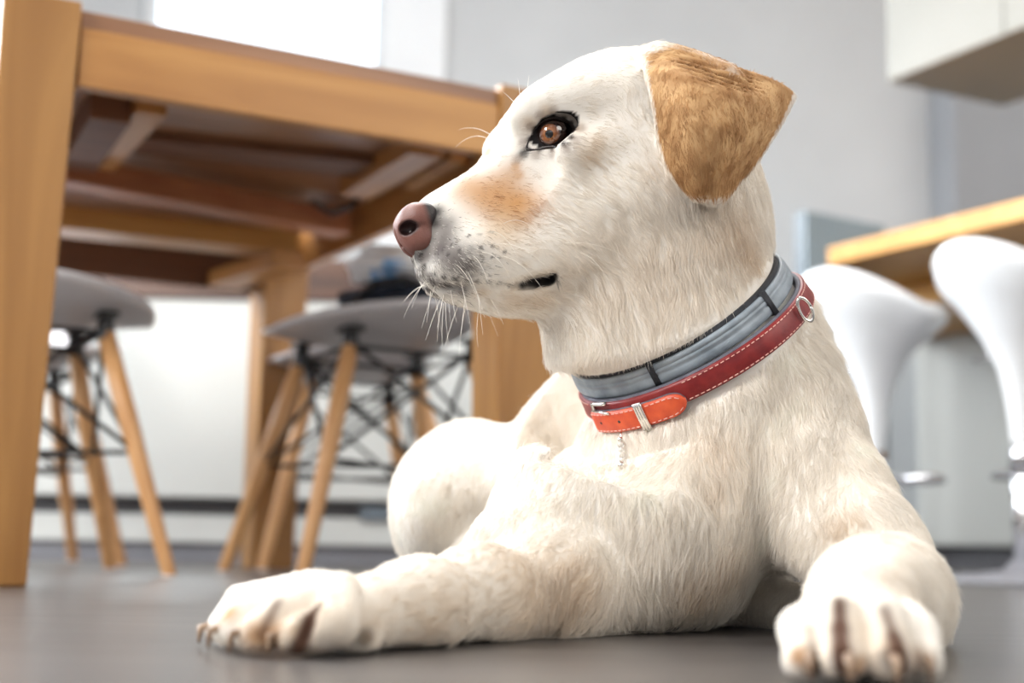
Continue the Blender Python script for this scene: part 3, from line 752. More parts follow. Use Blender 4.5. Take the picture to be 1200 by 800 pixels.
opn = [(621, 170), (624, 160), (629, 150), (637, 142), (648, 138.5), (659, 141), (668, 146.5), (671, 152), (667, 159), (659, 166), (648, 170), (636, 171)]
out = [(612, 180), (618, 165), (626, 150), (635, 139), (648, 135), (661, 138), (670, 143), (676, 151), (671, 162), (661, 170), (647, 175), (631, 176)]
for (x_, y_), (x2, y2) in zip(opn, out):
    for f_ in (.5, 1.0):
        q_ = hit(x_*(1-f_)+x2*f_, y_*(1-f_)+y2*f_)
        if q_ is not None:
            for p_ in (q_[0], mirror(q_[0])): spots.append((p_, .0024 if f_ < 1 else .0017, BLK, .95 if f_ < 1 else .6))
for x_, y_ in zip(*np.array(out).T): spot(648+(x_-648)*1.18, 155+(y_-155)*1.25, .0040, msh((.22, .13, .09)), .5, True)
earP = np.concatenate([eg.reshape(-1, 3), egf.reshape(-1, 3)])
u_ = np.linspace(0, 1, 40)[:, None]*np.ones((1, 34)); v_ = np.ones((40, 1))*np.linspace(0, 1, 34)[None]
rim_ = np.minimum(np.minimum(v_*1.0, (1-v_)*.8), (1-u_)*.8); rim_[u_ < .3] = np.maximum(rim_, .022+.25*v_*(v_ < .5))[u_ < .3]
earR = np.concatenate([rim_.ravel(), rim_.ravel()])
from mathutils.kdtree import KDTree
kd = KDTree(len(earP))
for i, p_ in enumerate(earP): kd.insert(p_, i)
kd.balance()
def vnoise(P, f, seed=0):
    r = np.random.RandomState(seed); o = np.zeros(len(P))
    for k in range(7):
        d_ = r.normal(size=3); d_ /= np.linalg.norm(d_); o += np.sin((P@d_)*f*(1+.35*k)+r.rand()*6.28+1.7*np.sin((P@np.roll(d_, 1))*f*.8+k))
    return o/2.6
def ear_info(P):
    D = np.full(len(P), 1.); Rm = np.zeros(len(P))
    near = ((P-eg.mean((0, 1)))**2).sum(1) < .11**2; near |= ((P-egf.mean((0, 1)))**2).sum(1) < .11**2
    for i in np.nonzero(near)[0]:
        _, j, d_ = kd.find(P[i]); D[i] = d_; Rm[i] = earR[j]
    return D, Rm
def pigment(P, D, Rm, per=None):
    c_ = np.tile(CREAM, (len(P), 1)); n1 = vnoise(P, 60, 3)[:, None]
    c_ = c_*(1+.03*n1)
    for q_, r, k_, s in spots:
        d_ = ((P-q_)**2).sum(1); m_ = d_ < (3*r)**2
        if not m_.any(): continue
        w_ = s*np.exp(-d_[m_]/(r*r)) if r > .0053 else s/(1+np.exp((np.sqrt(d_[m_])/r-1)*5))
        if per is not None and (k_ is GREY or k_ is BLK) and r > .0055: w_ = (per[m_] < w_)*.9
        elif per is not None and r > .006:
            w_ = np.clip(w_*(1+.9*(per[m_]-.5)), 0, 1)
        c_[m_] = c_[m_]*(1-w_[:, None])+k_*w_[:, None]
    we = np.clip((.0062-D)/.0015, 0, 1)*np.clip((Rm-.018)/.03, 0, 1)
    gn = np.clip(.5+.35*vnoise(P, 150, 5)+.25*vnoise(P, 60, 8), 0, 1)[:, None]
    gc = msh((.68, .43, .215))*gn+msh((.42, .225, .095))*(1-gn)
    c_ = c_*(1-we[:, None])+gc*we[:, None]
    return np.clip(c_, .004, .95)

# ---- body mesh
bme = mkmesh('body', BP-DO, BQ)
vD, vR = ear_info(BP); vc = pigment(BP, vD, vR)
vc[((((BP-EYC)@HF-.001)/.0175)**2+(((BP-EYC)@HU)/.0105)**2 < 1) & (np.linalg.norm(BP-EYC, axis=1) < .03)] = BLK
vc[((((BP-EYF)@HF-.001)/.0185)**2+(((BP-EYF)@HU)/.0120)**2 < 1) & (np.linalg.norm(BP-EYF, axis=1) < .03)] = BLK
at_ = bme.color_attributes.new('coat', 'FLOAT_COLOR', 'POINT')
at_.data.foreach_set('color', np.concatenate([vc*.92, np.ones((len(vc), 1))], 1).astype(np.float32).ravel())
def attr_mat(name, rough, spec, sheen=0, sss=0):
    m = mat(name, (.8, .7, .6), rough, 0, spec); n = m.node_tree.nodes; l = m.node_tree.links
    a = n.new('ShaderNodeAttribute'); a.attribute_name = 'coat'; l.new(a.outputs['Color'], n['Principled BSDF'].inputs['Base Color'])
    if sss:                                   # light passes through thin hair
        tr = n.new('ShaderNodeBsdfTranslucent'); l.new(a.outputs['Color'], tr.inputs['Color']); mx = n.new('ShaderNodeMixShader'); mx.inputs[0].default_value = sss
        l.new(n['Principled BSDF'].outputs[0], mx.inputs[1]); l.new(tr.outputs[0], mx.inputs[2]); l.new(mx.outputs[0], n['Material Output'].inputs['Surface'])
    return m
bme.materials.append(attr_mat('dog_skin', .8, .2))
body = bpy.data.objects.new('body', bme); link(body, dog)

# ---- nose leather
NS, NB = sb(488, 264)
nx_ = np.arange(-.032, .032, .0009); NF = np.ones((len(nx_),)*3, np.float32)
SN = Sculpt(NF, nx_, nx_, nx_); I3 = None   # local frame: x = forward, y = near side, z = up
for sg in (1, -1):
    SN.ell((.000, .0075*sg, .000), (.0165, .0115, .0165), None, .006)
    SN.ell((-.003, .0140*sg, .0030), (.0120, .0085, .0105), None, .003)     # wing
    SN.ell((.003, .0065*sg, -.0135), (.0110, .0095, .0095), None, .004)
SN.ell((.007, 0, -.005), (.0115, .0125, .0175), None, .006)
SN.ell((-.004, .0, -.014), (.014, .014, .010), None, .008)
SN.cap((.006, 0, -.010), (.003, 0, -.026), .0075, .005, .006)              # philtrum
for sg in (1, -1):
    SN.ell((.0115, .0125*sg, -.0035), (.0070, .0078, .0050), None, .002, 's')
    SN.cap((.0085, .0185*sg, -.0055), (-.0035, .0225*sg, -.0080), .0030, .0022, .0015, 's')
    SN.cap((-.0035, .0225*sg, -.0080), (-.0120, .0235*sg, -.0030), .0022, .0015, .0015, 's')
SN.cap((.019, 0, .004), (.016, 0, -.012), .0010, .0012, .0015, 's'); SN.cap((.016, 0, -.012), (.010, 0, -.028), .0012, .0012, .0015, 's')
nP, nQ = nets(NF, nx_, nx_, nx_); nP, nQ = biggest(nP, nQ); nP = lap(nP, nQ, 4)
NO = hp(NS, NB, 0)
Wn = NO + nP[:, :1]*HF + nP[:, 1:2]*HS + nP[:, 2:3]*HU
if np.linalg.det(np.array([HF, HS, HU])) < 0: nQ = nQ[:, ::-1]
nme = mkmesh('nose', Wn-DO, nQ)
nw = np.clip((-nP[:, 0]-.006+.12*np.abs(nP[:, 1]))/.005+.25, 0, 1)[:, None]
hole = np.zeros((len(nP), 1))
for sg in (1, -1): hole = np.maximum(hole, np.clip(1.35-np.linalg.norm((nP-np.array([.0105, .0125*sg, -.0035]))/np.array([.0075, .008, .0055]), axis=1)[:, None], 0, .35)/.35)
ncol = msh((.215, .088, .068))*(1-nw)+msh((.02, .016, .018))*nw; ncol = ncol*(1-hole*.9)+msh((.02, .008, .008))*hole*.9
at_ = nme.color_attributes.new('coat', 'FLOAT_COLOR', 'POINT'); at_.data.foreach_set('color', np.concatenate([ncol, np.ones((len(ncol), 1))], 1).astype(np.float32).ravel())
nm = attr_mat('nose_leather', .42, .5); n = nm.node_tree.nodes; l = nm.node_tree.links
vo = n.new('ShaderNodeTexVoronoi'); vo.inputs['Scale'].default_value = 1100; tc = n.new('ShaderNodeTexCoord'); bp3 = n.new('ShaderNodeBump'); bp3.inputs['Strength'].default_value = .35; bp3.inputs['Distance'].default_value = .0006
l.new(tc.outputs['Object'], vo.inputs['Vector']); l.new(vo.outputs['Distance'], bp3.inputs['Height']); l.new(bp3.outputs[0], n['Principled BSDF'].inputs['Normal'])
nme.materials.append(nm)
no_ = bpy.data.objects.new('nose', nme); link(no_, dog); no_['label'] = 'pink-brown nose'

# ---- eyes
em = mat('eye', (.1, .05, .02), .08, 0, .6, Coat_Weight=1.0, Coat_Roughness=.02); n = em.node_tree.nodes; l = em.node_tree.links
tc = n.new('ShaderNodeTexCoord'); sx_ = n.new('ShaderNodeSeparateXYZ'); l.new(tc.outputs['Object'], sx_.inputs[0])
pw = n.new('ShaderNodeVectorMath'); pw.operation = 'MULTIPLY'; pw.inputs[1].default_value = (1, 1, 0); l.new(tc.outputs['Object'], pw.inputs[0])
ln_ = n.new('ShaderNodeVectorMath'); ln_.operation = 'LENGTH'; l.new(pw.outputs[0], ln_.inputs[0])
mr = n.new('ShaderNodeMapRange'); mr.inputs['From Max'].default_value = .0125; l.new(ln_.outputs['Value'], mr.inputs['Value'])
cr = n.new('ShaderNodeValToRGB'); l.new(mr.outputs[0], cr.inputs[0]); E_ = cr.color_ramp.elements
E_[0].position = 0; E_[0].color = (.002, .002, .002, 1); E_[1].position = 1; E_[1].color = (.02, .01, .008, 1)
for p_, c_ in ((.23, (.004, .002, .002)), (.30, (.33, .115, .03)), (.45, (.22, .07, .018)), (.60, (.13, .038, .014)), (.67, (.012, .006, .006)), (.80, (.03, .015, .012))):
    x_ = E_.new(p_); x_.color = (*c_, 1)
l.new(cr.outputs[0], n['Principled BSDF'].inputs['Base Color'])
lidm = noisy(mat('eyelid_skin', (.012, .008, .008), .35), (.008, .006, .006), (.03, .016, .013), nscale=300)
RE = .0128
gaze = CC-EYC; gaze /= np.linalg.norm(gaze); gaze = gaze+HF*.22; gaze /= np.linalg.norm(gaze)
for k_, (ec, mir) in enumerate(((EYC, False), (EYF, True))):
    gz_ = gaze if not mir else gaze-2*(gaze@HS)*HS
    if mir: gz_ = mirror(EYC+gaze)-EYF
    bm = bmesh.new(); bmesh.ops.create_uvsphere(bm, u_segments=40, v_segments=24, radius=RE)
    for v in bm.verts:                                   # corneal bulge
        rr = math.hypot(v.co.x, v.co.y)
        if v.co.z > 0 and rr < .0085: v.co.z += .0012*(1-(rr/.0085)**2)
    eo = obj('eye', bm, em, dog, True, loc=ec-DO); eo.rotation_euler = Vector(gz_).to_track_quat('Z', 'Y').to_euler(); eo['label'] = 'amber-brown eye'
    rows = []
    n_o = 48
    def loopc(pts): return [np.array([np.interp((i/n_o*12) % 12, range(13), [p[q] for p in pts]+[pts[0][q]]) for q in (0, 1)]) for i in range(n_o)]
    inn = loopc(opn); outt = loopc(out)
    def smooth_loop(a): a = np.array(a); 
    ia = np.array(inn); oa = np.array(outt)
    for _ in range(3): ia = .5*ia+.25*np.roll(ia, 1, 0)+.25*np.roll(ia, -1, 0); oa = .5*oa+.25*np.roll(oa, 1, 0)+.25*np.roll(oa, -1, 0)
    def on_eye(p, extra):
        d_ = ray(*p); d_ = d_/np.linalg.norm(d_); oc = CC-EYC; b__ = oc@d_; c__ = oc@oc-(RE+extra)**2; dis = b__*b__-c__
        if dis < 0: return CC+d_*(-b__)
        return CC+d_*(-b__-math.sqrt(dis))
    bm = bmesh.new(); R0 = []
    for f_, lift in ((0, .0002), (0.12, .0014), (.5, None), (1.0, None)):
        ring = []
        for i in range(n_o):
            p = ia[i]*(1-f_)+oa[i]*f_
            if lift is not None: q_ = on_eye(p, lift)
            else:
                h_ = hit(*p); q_ = on_eye(p, .0016)
                cand = h_[0] if h_ is not None else q_
                if f_ < .9:
                    if (cand-CC)@(cand-CC) > (q_-CC)@(q_-CC): cand = q_
                    cand = cand-ray(*p)*.0012
                else: cand = cand+ray(*p)*.0004
                q_ = cand
            if mir: q_ = mirror(q_)
            ring.append(bm.verts.new(Vector(q_-ec)))
        R0.append(ring)
    for a, b in zip(R0, R0[1:]):
        for i in range(n_o): bm.faces.new((a[i], a[(i+1) % n_o], b[(i+1) % n_o], b[i]))
    lo_ = obj('eyelid', bm, lidm, dog, True, loc=ec-DO); md = lo_.modifiers.new('s', 'SUBSURF'); md.levels = 1; md.render_levels = 1
    lo_['label'] = 'dark eyelid rim'

# ---- claws
clm = noisy(mat('claw', (.35, .22, .14), .35), (.25, .15, .09), (.5, .35, .24), nscale=60)
for tips in (tipsL, tipsR):
    for b_, ct, r in tips:
        d_ = ct-b_; d_[2] = 0; d_ /= np.linalg.norm(d_)+1e-9
        if tips is tipsR: d_ = np.array([d_[0]*.3, -1, 0]); d_ /= np.linalg.norm(d_)
        p0 = ct+d_*(r*.55)+(0, 0, .002); p1 = ct+d_*(r*1.0+.003)+(0, 0, .0005); p2 = ct+d_*(r*1.0+.0035); p2[2] = .0022; p0[2] = max(p0[2], .006)
        obj('claw', tube(bmesh.new(), [p0-DO, p1-DO, p2-DO], [.0028, .0024, .0008], 10), clm, dog, True)


# ============================================================ COLLARS
rings = []
def rp(Rg, th, v, lift):
    c_, s_ = math.cos(th), math.sin(th)
    r = 1/math.sqrt((c_/Rg['ra'])**2+(s_/Rg['rb'])**2)
    return Rg['c']+Rg['n']*v+(Rg['e1']*c_+Rg['e2']*s_)*(r+lift+v*Rg.get('cone', -.12))
def proj(p):
    d_ = np.array(p)-CC; return 600+FPX*(d_@cR)/(d_@cF), 400-FPX*(d_@cV)/(d_@cF)
def th_of(Rg, px, py):
    best = min((sum((x-y)**2 for x, y in zip(proj(rp(Rg, t, 0, 0)), (px, py))), t) for t in np.linspace(0, PI, 400)); return best[1]
def band(name, Rg, prof, m, parent, DO_, t0=0, t1=2*PI, n=160, width_fn=None):
    """prof: closed loop of (v, lift)"""
    bm = bmesh.new(); full = abs(t1-t0-2*PI) < 1e-6; rows = []
    for i in range(n if full else n+1):
        u = i/n; th = t0+(t1-t0)*u; wf = 1 if width_fn is None else width_fn(u)
        rows.append([bm.verts.new(Vector(rp(Rg, th, v*wf if width_fn else v, l_)-DO_)) for v, l_ in prof])
    m_ = len(prof)
    for a, b in (list(zip(rows, rows[1:]))+([(rows[-1], rows[0])] if full else [])):
        for k in range(m_): bm.faces.new((a[k], a[(k+1) % m_], b[(k+1) % m_], b[k]))
    if not full: bm.faces.new(rows[0][::-1]); bm.faces.new(rows[-1])
    return obj(name, bm, m, parent, True)
rings = [RG, RR]
greyband = noisy(mat('grey_collar_plastic', (.25, .29, .33), .45), (.20, .24, .28), (.36, .41, .46), nscale=60, detail=4, bump=.1)
blackb = noisy(mat('black_webbing', (.012, .013, .018), .7), (.008, .009, .013), (.025, .027, .034), nscale=200, bump=.2)
redl = noisy(mat('red_leather', (.25, .012, .014), .45), (.17, .006, .009), (.28, .018, .016), nscale=90, bump=.3)
orgl = noisy(mat('orange_red_leather_lit', (.66, .08, .02), .45), (.55, .055, .018), (.74, .11, .03), nscale=90, bump=.3)  # collar red as lit at the front, the light put into the colour
greyl = noisy(mat('grey_lining', (.12, .12, .16), .7), (.09, .09, .12), (.17, .17, .21), nscale=90)
thr = noisy(mat('pale_thread', (.8, .45, .4), .7), (.75, .38, .32), (.85, .55, .48), nscale=90)
silver = noisy(mat('silver', (.8, .78, .74), .2, 1), (.72, .70, .66), (.85, .83, .8), nscale=40)
LB = .0010
gc_ = empty('flea_collar', RG['c'], 'slim grey plastic collar with black keepers, uppermost on the dog neck', 'collar')
wG = .0085
pg = [(-wG, LB), (-wG, LB+.003), (-wG*.8, LB+.004), (-.0014, LB+.0043), (0, LB+.0032), (.0014, LB+.0043), (wG*.45, LB+.0042), (wG*.5, LB+.0035), (wG*.55, LB+.0042), (wG*.85, LB+.0038), (wG, LB+.003), (wG, LB)]
band('grey_band', RG, pg, greyband, gc_, RG['c'])
band('black_liner', RG, [(-.008, LB-.003), (-.008, LB-.001), (.0118, LB+.0008), (.0118, LB-.003)], blackb, gc_, RG['c'])
for px, py, w_ in ((770, 441, .045), (884, 345, .05)):
    t = th_of(RG, px, py); band('keeper', RG, [(-wG-.0015, LB-.001), (-wG-.0015, LB+.0055), (wG+.002, LB+.0055), (wG+.002, LB-.001)], blackb, gc_, RG['c'], t-w_/2, t+w_/2, 6)
rc_ = empty('leather_collar', RR['c'], 'red stitched leather collar with silver buckle, below the grey one', 'collar')
wR = .0088
pr2 = [(-wR, LB), (-wR, LB+.0035), (-wR*.75, LB+.0045), (wR*.75, LB+.0045), (wR, LB+.0035), (wR, LB)]
band('strap', RR, pr2, redl, rc_, RR['c'])
band('lining', RR, [(-wR*.98, LB-.002), (-wR*.98, LB-.0001), (wR+.0012, LB+.0016), (wR+.0012, LB-.002)], greyl, rc_, RR['c'])
def ths(px, py): return th_of(RR, px, py)
ta, tb_ = ths(704, 484), ths(806, 466)
while tb_-ta > PI: tb_ -= 2*PI
while ta-tb_ > PI: tb_ += 2*PI
sgn = 1 if tb_ > ta else -1
VO = -.0055
def tongue(u): return 1 if u < .86 else math.sqrt(max(0.02, 1-((u-.86)/.14)**2))
def tong(name, sc, l0, l1, m):
    bm = bmesh.new(); rows = []; n = 40
    for i in range(n+1):
        u = i/n; th = ta+(tb_-ta)*u; wf = tongue(u)*sc
        rows.append([bm.verts.new(Vector(rp(RR, th, VO+v*wf, l_)-RR['c'])) for v, l_ in ((-.0088, l0), (-.0088, l1), (-.006, l1+.0008), (.006, l1+.0008), (.0088, l1), (.0088, l0))])
    for a, b in zip(rows, rows[1:]):
        for k in range(6): bm.faces.new((a[k], a[(k+1) % 6], b[(k+1) % 6], b[k]))
    bm.faces.new(rows[0][::-1]); bm.faces.new(rows[-1]); return obj(name, bm, m, rc_, True)
tong('strap_end_lining', 1.06, LB+.0046, LB+.0060, greyl)
se = tong('strap_end', 1.0, LB+.0061, LB+.0085, orgl); se['label'] = 'orange-red strap end'
def stitch(v, lift, t0, t1, step, wfn=None, name='stitching'):
    bm = bmesh.new(); n = int(abs(t1-t0)/step)
    for i in range(n):
        a_ = t0+(t1-t0)*i/n; b_ = t0+(t1-t0)*(i+.6)/n
        va = v if wfn is None else VO+v*wfn(i/n); vb = v if wfn is None else VO+v*wfn((i+.6)/n)
        tube(bm, [rp(RR, a_, va, lift)-RR['c'], rp(RR, b_, vb, lift)-RR['c']], .00045, 5)
    o = obj(name, bm, thr, rc_); o['kind'] = 'stuff'; return o
for v in (-wR+.0018, wR-.0018): stitch(v, LB+.0045, tb_+sgn*.02, tb_+sgn*.02+sgn*(2*PI-abs(tb_-ta)-.1), .045)
for v in (-.0072, .0072): stitch(v, LB+.0092, ta, tb_-sgn*.02, .045, tongue)
# buckle frame, pin, metal loops
def rod(name, pts, r, m=None, lift=None, parent=rc_):
    return obj(name, tube(bmesh.new(), [p-RR['c'] for p in pts], r, 10), m or silver, parent, True)
tbk = ths(714, 484)
w2 = .012; fr_ = [(tbk-sgn*.10, -w2+VO*.4), (tbk-sgn*.10, w2+VO*.4), (tbk+sgn*.09, w2+VO*.4), (tbk+sgn*.09, -w2+VO*.4), (tbk-sgn*.10, -w2+VO*.4)]
def densify(L_, lift):
    o = []
    for (a0_, v0), (a1_, v1) in zip(L_, L_[1:]):
        for u in np.linspace(0, 1, 6, endpoint=False): o.append(rp(RR, a0_*(1-u)+a1_*u, v0*(1-u)+v1*u, lift))
    o.append(rp(RR, L_[-1][0], L_[-1][1], lift)); return o
rod('buckle_frame', densify(fr_[:3]+[fr_[2]], LB+.0062), .0016)
rod('buckle_pin', [rp(RR, tbk-sgn*.12, .004, LB+.0075), rp(RR, tbk+sgn*.13, .003, LB+.0102)], .0011)
tk = ths(756, 476); bm = bmesh.new()
lo_ = [(tk, -.0165), (tk, -.006), (tk, .003), (tk, .0065)]
for dt in (-.022, 0, .022): tube(bm, [rp(RR, a+dt, v, LB+.0100)-RR['c'] for a, v in lo_], .0018, 8)
tube(bm, [rp(RR, tk, -.0165, LB+.010)-RR['c'], rp(RR, tk, -.0165, LB+.002)-RR['c']], .002, 8)
obj('metal_keeper', bm, silver, rc_, True)
for u in (.12, .36, .62):
    p = rp(RR, ta+(tb_-ta)*u, VO, LB+.0090); n2 = p-RR['c']; n2 -= RR['n']*(n2@RR['n']); n2 /= np.linalg.norm(n2)
    obj('punch_hole', tube(bmesh.new(), [p-n2*.001-RR['c'], p+n2*.0004-RR['c']], .0014, 12), blackb, rc_, True)
td = ths(910, 352); pc = rp(RR, td, .001, LB+.007); q_ = pc-RR['c']; q_ -= RR['n']*(q_@RR['n']); q_ /= np.linalg.norm(q_); tg = np.cross(RR['n'], q_)
rod('d_ring', [pc+RR['n']*(.0105*math.sin(a))+q_*(.0035+.0030*math.cos(a))+tg*(.0040*math.cos(a)) for a in np.linspace(0, 2*PI, 25)], .0014)
# hanging bead charm
hp0 = hit(728, 512)[0]; pp_ = hp0-ray(728, 512)*.007
ch = empty('bead_charm', pp_, 'short string of silver and clear beads hanging from the red collar', 'charm')
bm = tube(bmesh.new(), [Vector((0, 0, .004)), Vector((0, -.001, 0)), Vector((0, -.001, -.003))], .0008, 8); obj('hook', bm, silver, ch, True)
zz = -.005; beadg = mat('clear_bead', (.92, .9, .86), .08, 0, .6, Transmission_Weight=.6)
py_ = 515.0
for r, cl_ in ((.0024, 0), (.0027, 1), (.0024, 1), (.0027, 1), (.0022, 1), (.0030, 0)):
    h_ = hit(728, py_); c_ = h_[0]-ray(728, py_)*.009 if h_ else pp_+np.array([0, 0, zz]); c_ = c_-pp_
    bm = bmesh.new(); bmesh.ops.create_uvsphere(bm, u_segments=16, v_segments=10, radius=r); bmesh.ops.translate(bm, verts=bm.verts, vec=(c_[0]+.0006*math.sin(py_*.9), c_[1], c_[2]))
    obj('bead', bm, beadg if cl_ else silver, ch, True); py_ += 6.0
# ---- fur
guides = []      # position, direction, length
def gd(x0, y0, x1, y1, ln, mir=False):
    a_ = hit(x0, y0); b_ = hit(x1, y1)
    if a_ is None: return
    if b_ is None or np.linalg.norm(b_[0]-a_[0]) > .12: q2 = CC+ray(x1, y1)*(a_[0][1]/ray(x1, y1)[1])
    else: q2 = b_[0]
    d_ = q2-a_[0]; d_ /= np.linalg.norm(d_)
    guides.append((a_[0], d_, ln))
    if mir:
        p_ = mirror(a_[0]); guides.append((p_, mirror(a_[0]+d_)-p_, ln))
for a_ in ((510, 240, 530, 232, .0035), (540, 225, 570, 215, .0045), (590, 220, 615, 222, .0055), (530, 280, 550, 292, .0045), (520, 300, 545, 315, .0045), (560, 290, 590, 300, .0055), (540, 345, 560, 350, .005),
           (600, 200, 620, 195, .004), (600, 140, 610, 125, .004), (640, 100, 670, 90, .005), (700, 75, 730, 72, .006), (690, 110, 730, 100, .006), (700, 150, 735, 160, .006), (630, 195, 655, 205, .006),
           (600, 250, 630, 265, .006), (620, 300, 650, 310, .007), (590, 355, 630, 362, .007), (650, 345, 690, 350, .009), (660, 230, 700, 250, .008), (700, 200, 735, 225, .008), (745, 130, 760, 165, .007),
           (700, 300, 740, 330, .010), (740, 250, 775, 290, .010), (680, 360, 700, 400, .012), (640, 400, 650, 440, .010)):
    gd(*a_, mir=True)
for a_ in ((780, 80, 775, 130, .006), (830, 95, 822, 150, .007), (880, 115, 860, 155, .007), (905, 110, 895, 140, .007), (800, 160, 815, 205, .007), (845, 160, 842, 205, .007), (880, 165, 862, 195, .006), (760, 65, 790, 60, .008)):
    gd(*a_, mir=True)
for a_ in ((790, 290, 800, 340, .012), (850, 270, 865, 320, .014), (880, 280, 893, 320, .012), (730, 360, 740, 400, .014), (800, 370, 800, 410, .014), (700, 430, 705, 460, .012), (850, 350, 860, 385, .014),
           (940, 370, 965, 400, .018), (900, 430, 915, 480, .018), (980, 420, 1000, 450, .020), (1000, 470, 1005, 520, .016), (940, 500, 950, 560, .018), (880, 520, 880, 580, .018), (800, 500, 795, 560, .018),
           (740, 520, 738, 580, .016), (690, 500, 680, 560, .014), (660, 560, 620, 620, .010), (700, 600, 690, 650, .012), (640, 630, 590, 655, .010), (780, 620, 775, 680, .020), (760, 700, 755, 735, .018), (830, 640, 800, 690, .020), (850, 600, 845, 650, .018),
           (900, 600, 880, 650, .016), (960, 590, 970, 640, .014), (1020, 590, 1030, 640, .012), (1060, 660, 1080, 700, .011), (1080, 700, 1095, 740, .012), (980, 640, 985, 680, .008), (1010, 670, 1005, 700, .007), (930, 650, 900, 670, .012),
           (690, 680, 660, 700, .016), (640, 675, 625, 715, .014), (660, 700, 650, 730, .014), (580, 680, 540, 700, .009), (500, 690, 450, 700, .007), (600, 720, 560, 730, .010), (450, 710, 400, 712, .006), (400, 700, 350, 705, .005), (340, 700, 300, 715, .004), (290, 710, 270, 735, .004), (380, 740, 360, 765, .004), (330, 730, 310, 755, .004),
           (950, 710, 945, 750, .004), (1000, 705, 1000, 750, .004), (1040, 715, 1045, 755, .004), (1075, 735, 1080, 770, .004), (520, 530, 490, 580, .010), (580, 520, 560, 580, .010), (500, 600, 490, 650, .010), (620, 490, 590, 520, .010)):
    gd(*a_)
for p_, d_ in (((.15, 1.35, .28), (0, 1, -.1)), ((.15, 1.6, .28), (0, 1, -.2)), ((.28, 1.4, .15), (0, .8, -.6)), ((.0, 1.5, .15), (-.2, .5, -.8)), ((.3, 1.2, .15), (.1, .5, -.8)), ((.15, 1.25, .40), (.1, .5, -.8)), ((.15, 1.7, .1), (0, .6, -.8)), ((.0, 1.3, .05), (-.2, .5, -.5))):
    d_ = np.array(d_); guides.append((np.array(p_), d_/np.linalg.norm(d_), .015))
Gp = np.array([g_[0] for g_ in guides]); Gd = np.array([g_[1] for g_ in guides]); Gl = np.array([g_[2] for g_ in guides])

rng = np.random.RandomState(11)
V0, V1, V2 = BP[TRI[:, 0]], BP[TRI[:, 1]], BP[TRI[:, 2]]
fn = np.cross(V1-V0, V2-V0); ar = np.linalg.norm(fn, axis=1)/2
vn = np.zeros_like(BP)
for q_ in range(3): 
    for c_ in range(3): vn[:, c_] += np.bincount(TRI[:, q_], fn[:, c_], len(BP))
vn /= np.linalg.norm(vn, axis=1)[:, None]+1e-12
ctr = (V0+V1+V2)/3
dens = np.ones(len(TRI))
dens[ctr[:, 2] > .26] = 1.5; dens[(ctr[:, 1] < .93)] = 1.5; dens[ctr[:, 1] > 1.34] = .35; dens[ctr[:, 2] < .004] = 0
NH = 360000
pr_ = ar*dens; cdf = np.cumsum(pr_); ti = np.searchsorted(cdf, rng.rand(NH)*cdf[-1])
r1 = np.sqrt(rng.rand(NH))[:, None]; r2 = rng.rand(NH)[:, None]
w0, w1, w2 = 1-r1, r1*(1-r2), r1*r2
RT = V0[ti]*w0+V1[ti]*w1+V2[ti]*w2
RN = vn[TRI[ti, 0]]*w0+vn[TRI[ti, 1]]*w1+vn[TRI[ti, 2]]*w2; RN /= np.linalg.norm(RN, axis=1)[:, None]
# bald places: eyes, mouth, nose, soles
keep = np.ones(NH, bool)
for ec in (EYC, EYF):
    q_ = RT-ec; keep &= ~((((q_@HF-.001)/.0215)**2+((q_@HU)/.0148)**2 < 1) & (np.linalg.norm(q_, axis=1) < .03))
q_ = RT-NO; keep &= ~((np.abs(q_@HS) < .022) & (np.linalg.norm(q_, axis=1) < .0225) & ((q_@HF) > -.014))
sS = (RT-HO)@HF; bS = (RT-HO)@HU; lb = np.interp(sS, lipS, lipB); lS0 = lipS[0]
opn_ = np.clip((sb(605, 330, .038)[0]-sS)/.012, 0, 1)
keep &= ~((np.abs(bS-lb) < .0012+.0035*opn_) & (sS > lS0-.002) & (sS < lipS[-1]+.004) & (RT[:, 2] > .2))
keep &= ~((RN[:, 2] < -.8) & (RT[:, 2] < .01))
RT = RT[keep]; RN = RN[keep]; NH = len(RT)
DR = np.zeros_like(RT); LN = np.zeros(NH)
for i0 in range(0, NH, 40000):
    P_ = RT[i0:i0+40000]; d2 = ((P_[:, None]-Gp[None])**2).sum(2)
    W_ = 1/(d2+.00012)**2; W_ /= W_.sum(1)[:, None]
    DR[i0:i0+40000] = W_@Gd; LN[i0:i0+40000] = W_@Gl
hD, hR = ear_info(RT)
per = rng.rand(NH)
# clumps and swirl
nzv = np.stack([vnoise(RT, 420, 20+q) for q in range(3)], 1)*np.where(RT[:, 2:3] > .28, .3, .6)+np.stack([vnoise(RT, 110, 30+q) for q in range(3)], 1)*.5
DR = DR+nzv*.30+rng.normal(size=RT.shape)*.10
DR -= RN*(DR*RN).sum(1)[:, None]; DR /= np.linalg.norm(DR, axis=1)[:, None]+1e-9
LN = LN*(.75+.5*rng.rand(NH))*(1+.18*vnoise(RT, 300, 41))
onear = hD < .006
for Rp_ in rings:
    q_ = RT-Rp_['c']; hh_ = q_@Rp_['n']; rr_ = np.sqrt((q_@Rp_['e1'])**2+(q_@Rp_['e2'])**2)
    LN = np.where((np.abs(hh_) < .013) & (rr_ < .112), np.minimum(LN, .002), LN)
    LN = np.where((hh_ > .010) & (hh_ < .024) & (rr_ < .125), np.minimum(LN, .006), LN)
LN[onear] = np.minimum(LN[onear], .0065)
lift = np.where(LN > .009, .32, .24)[:, None]+np.where(LN > .009, .08, .03)[:, None]*vnoise(RT, 380, 50)[:, None]+.06*rng.normal(size=(NH, 1))
K = 5; pts = np.zeros((NH, K, 3), np.float32)
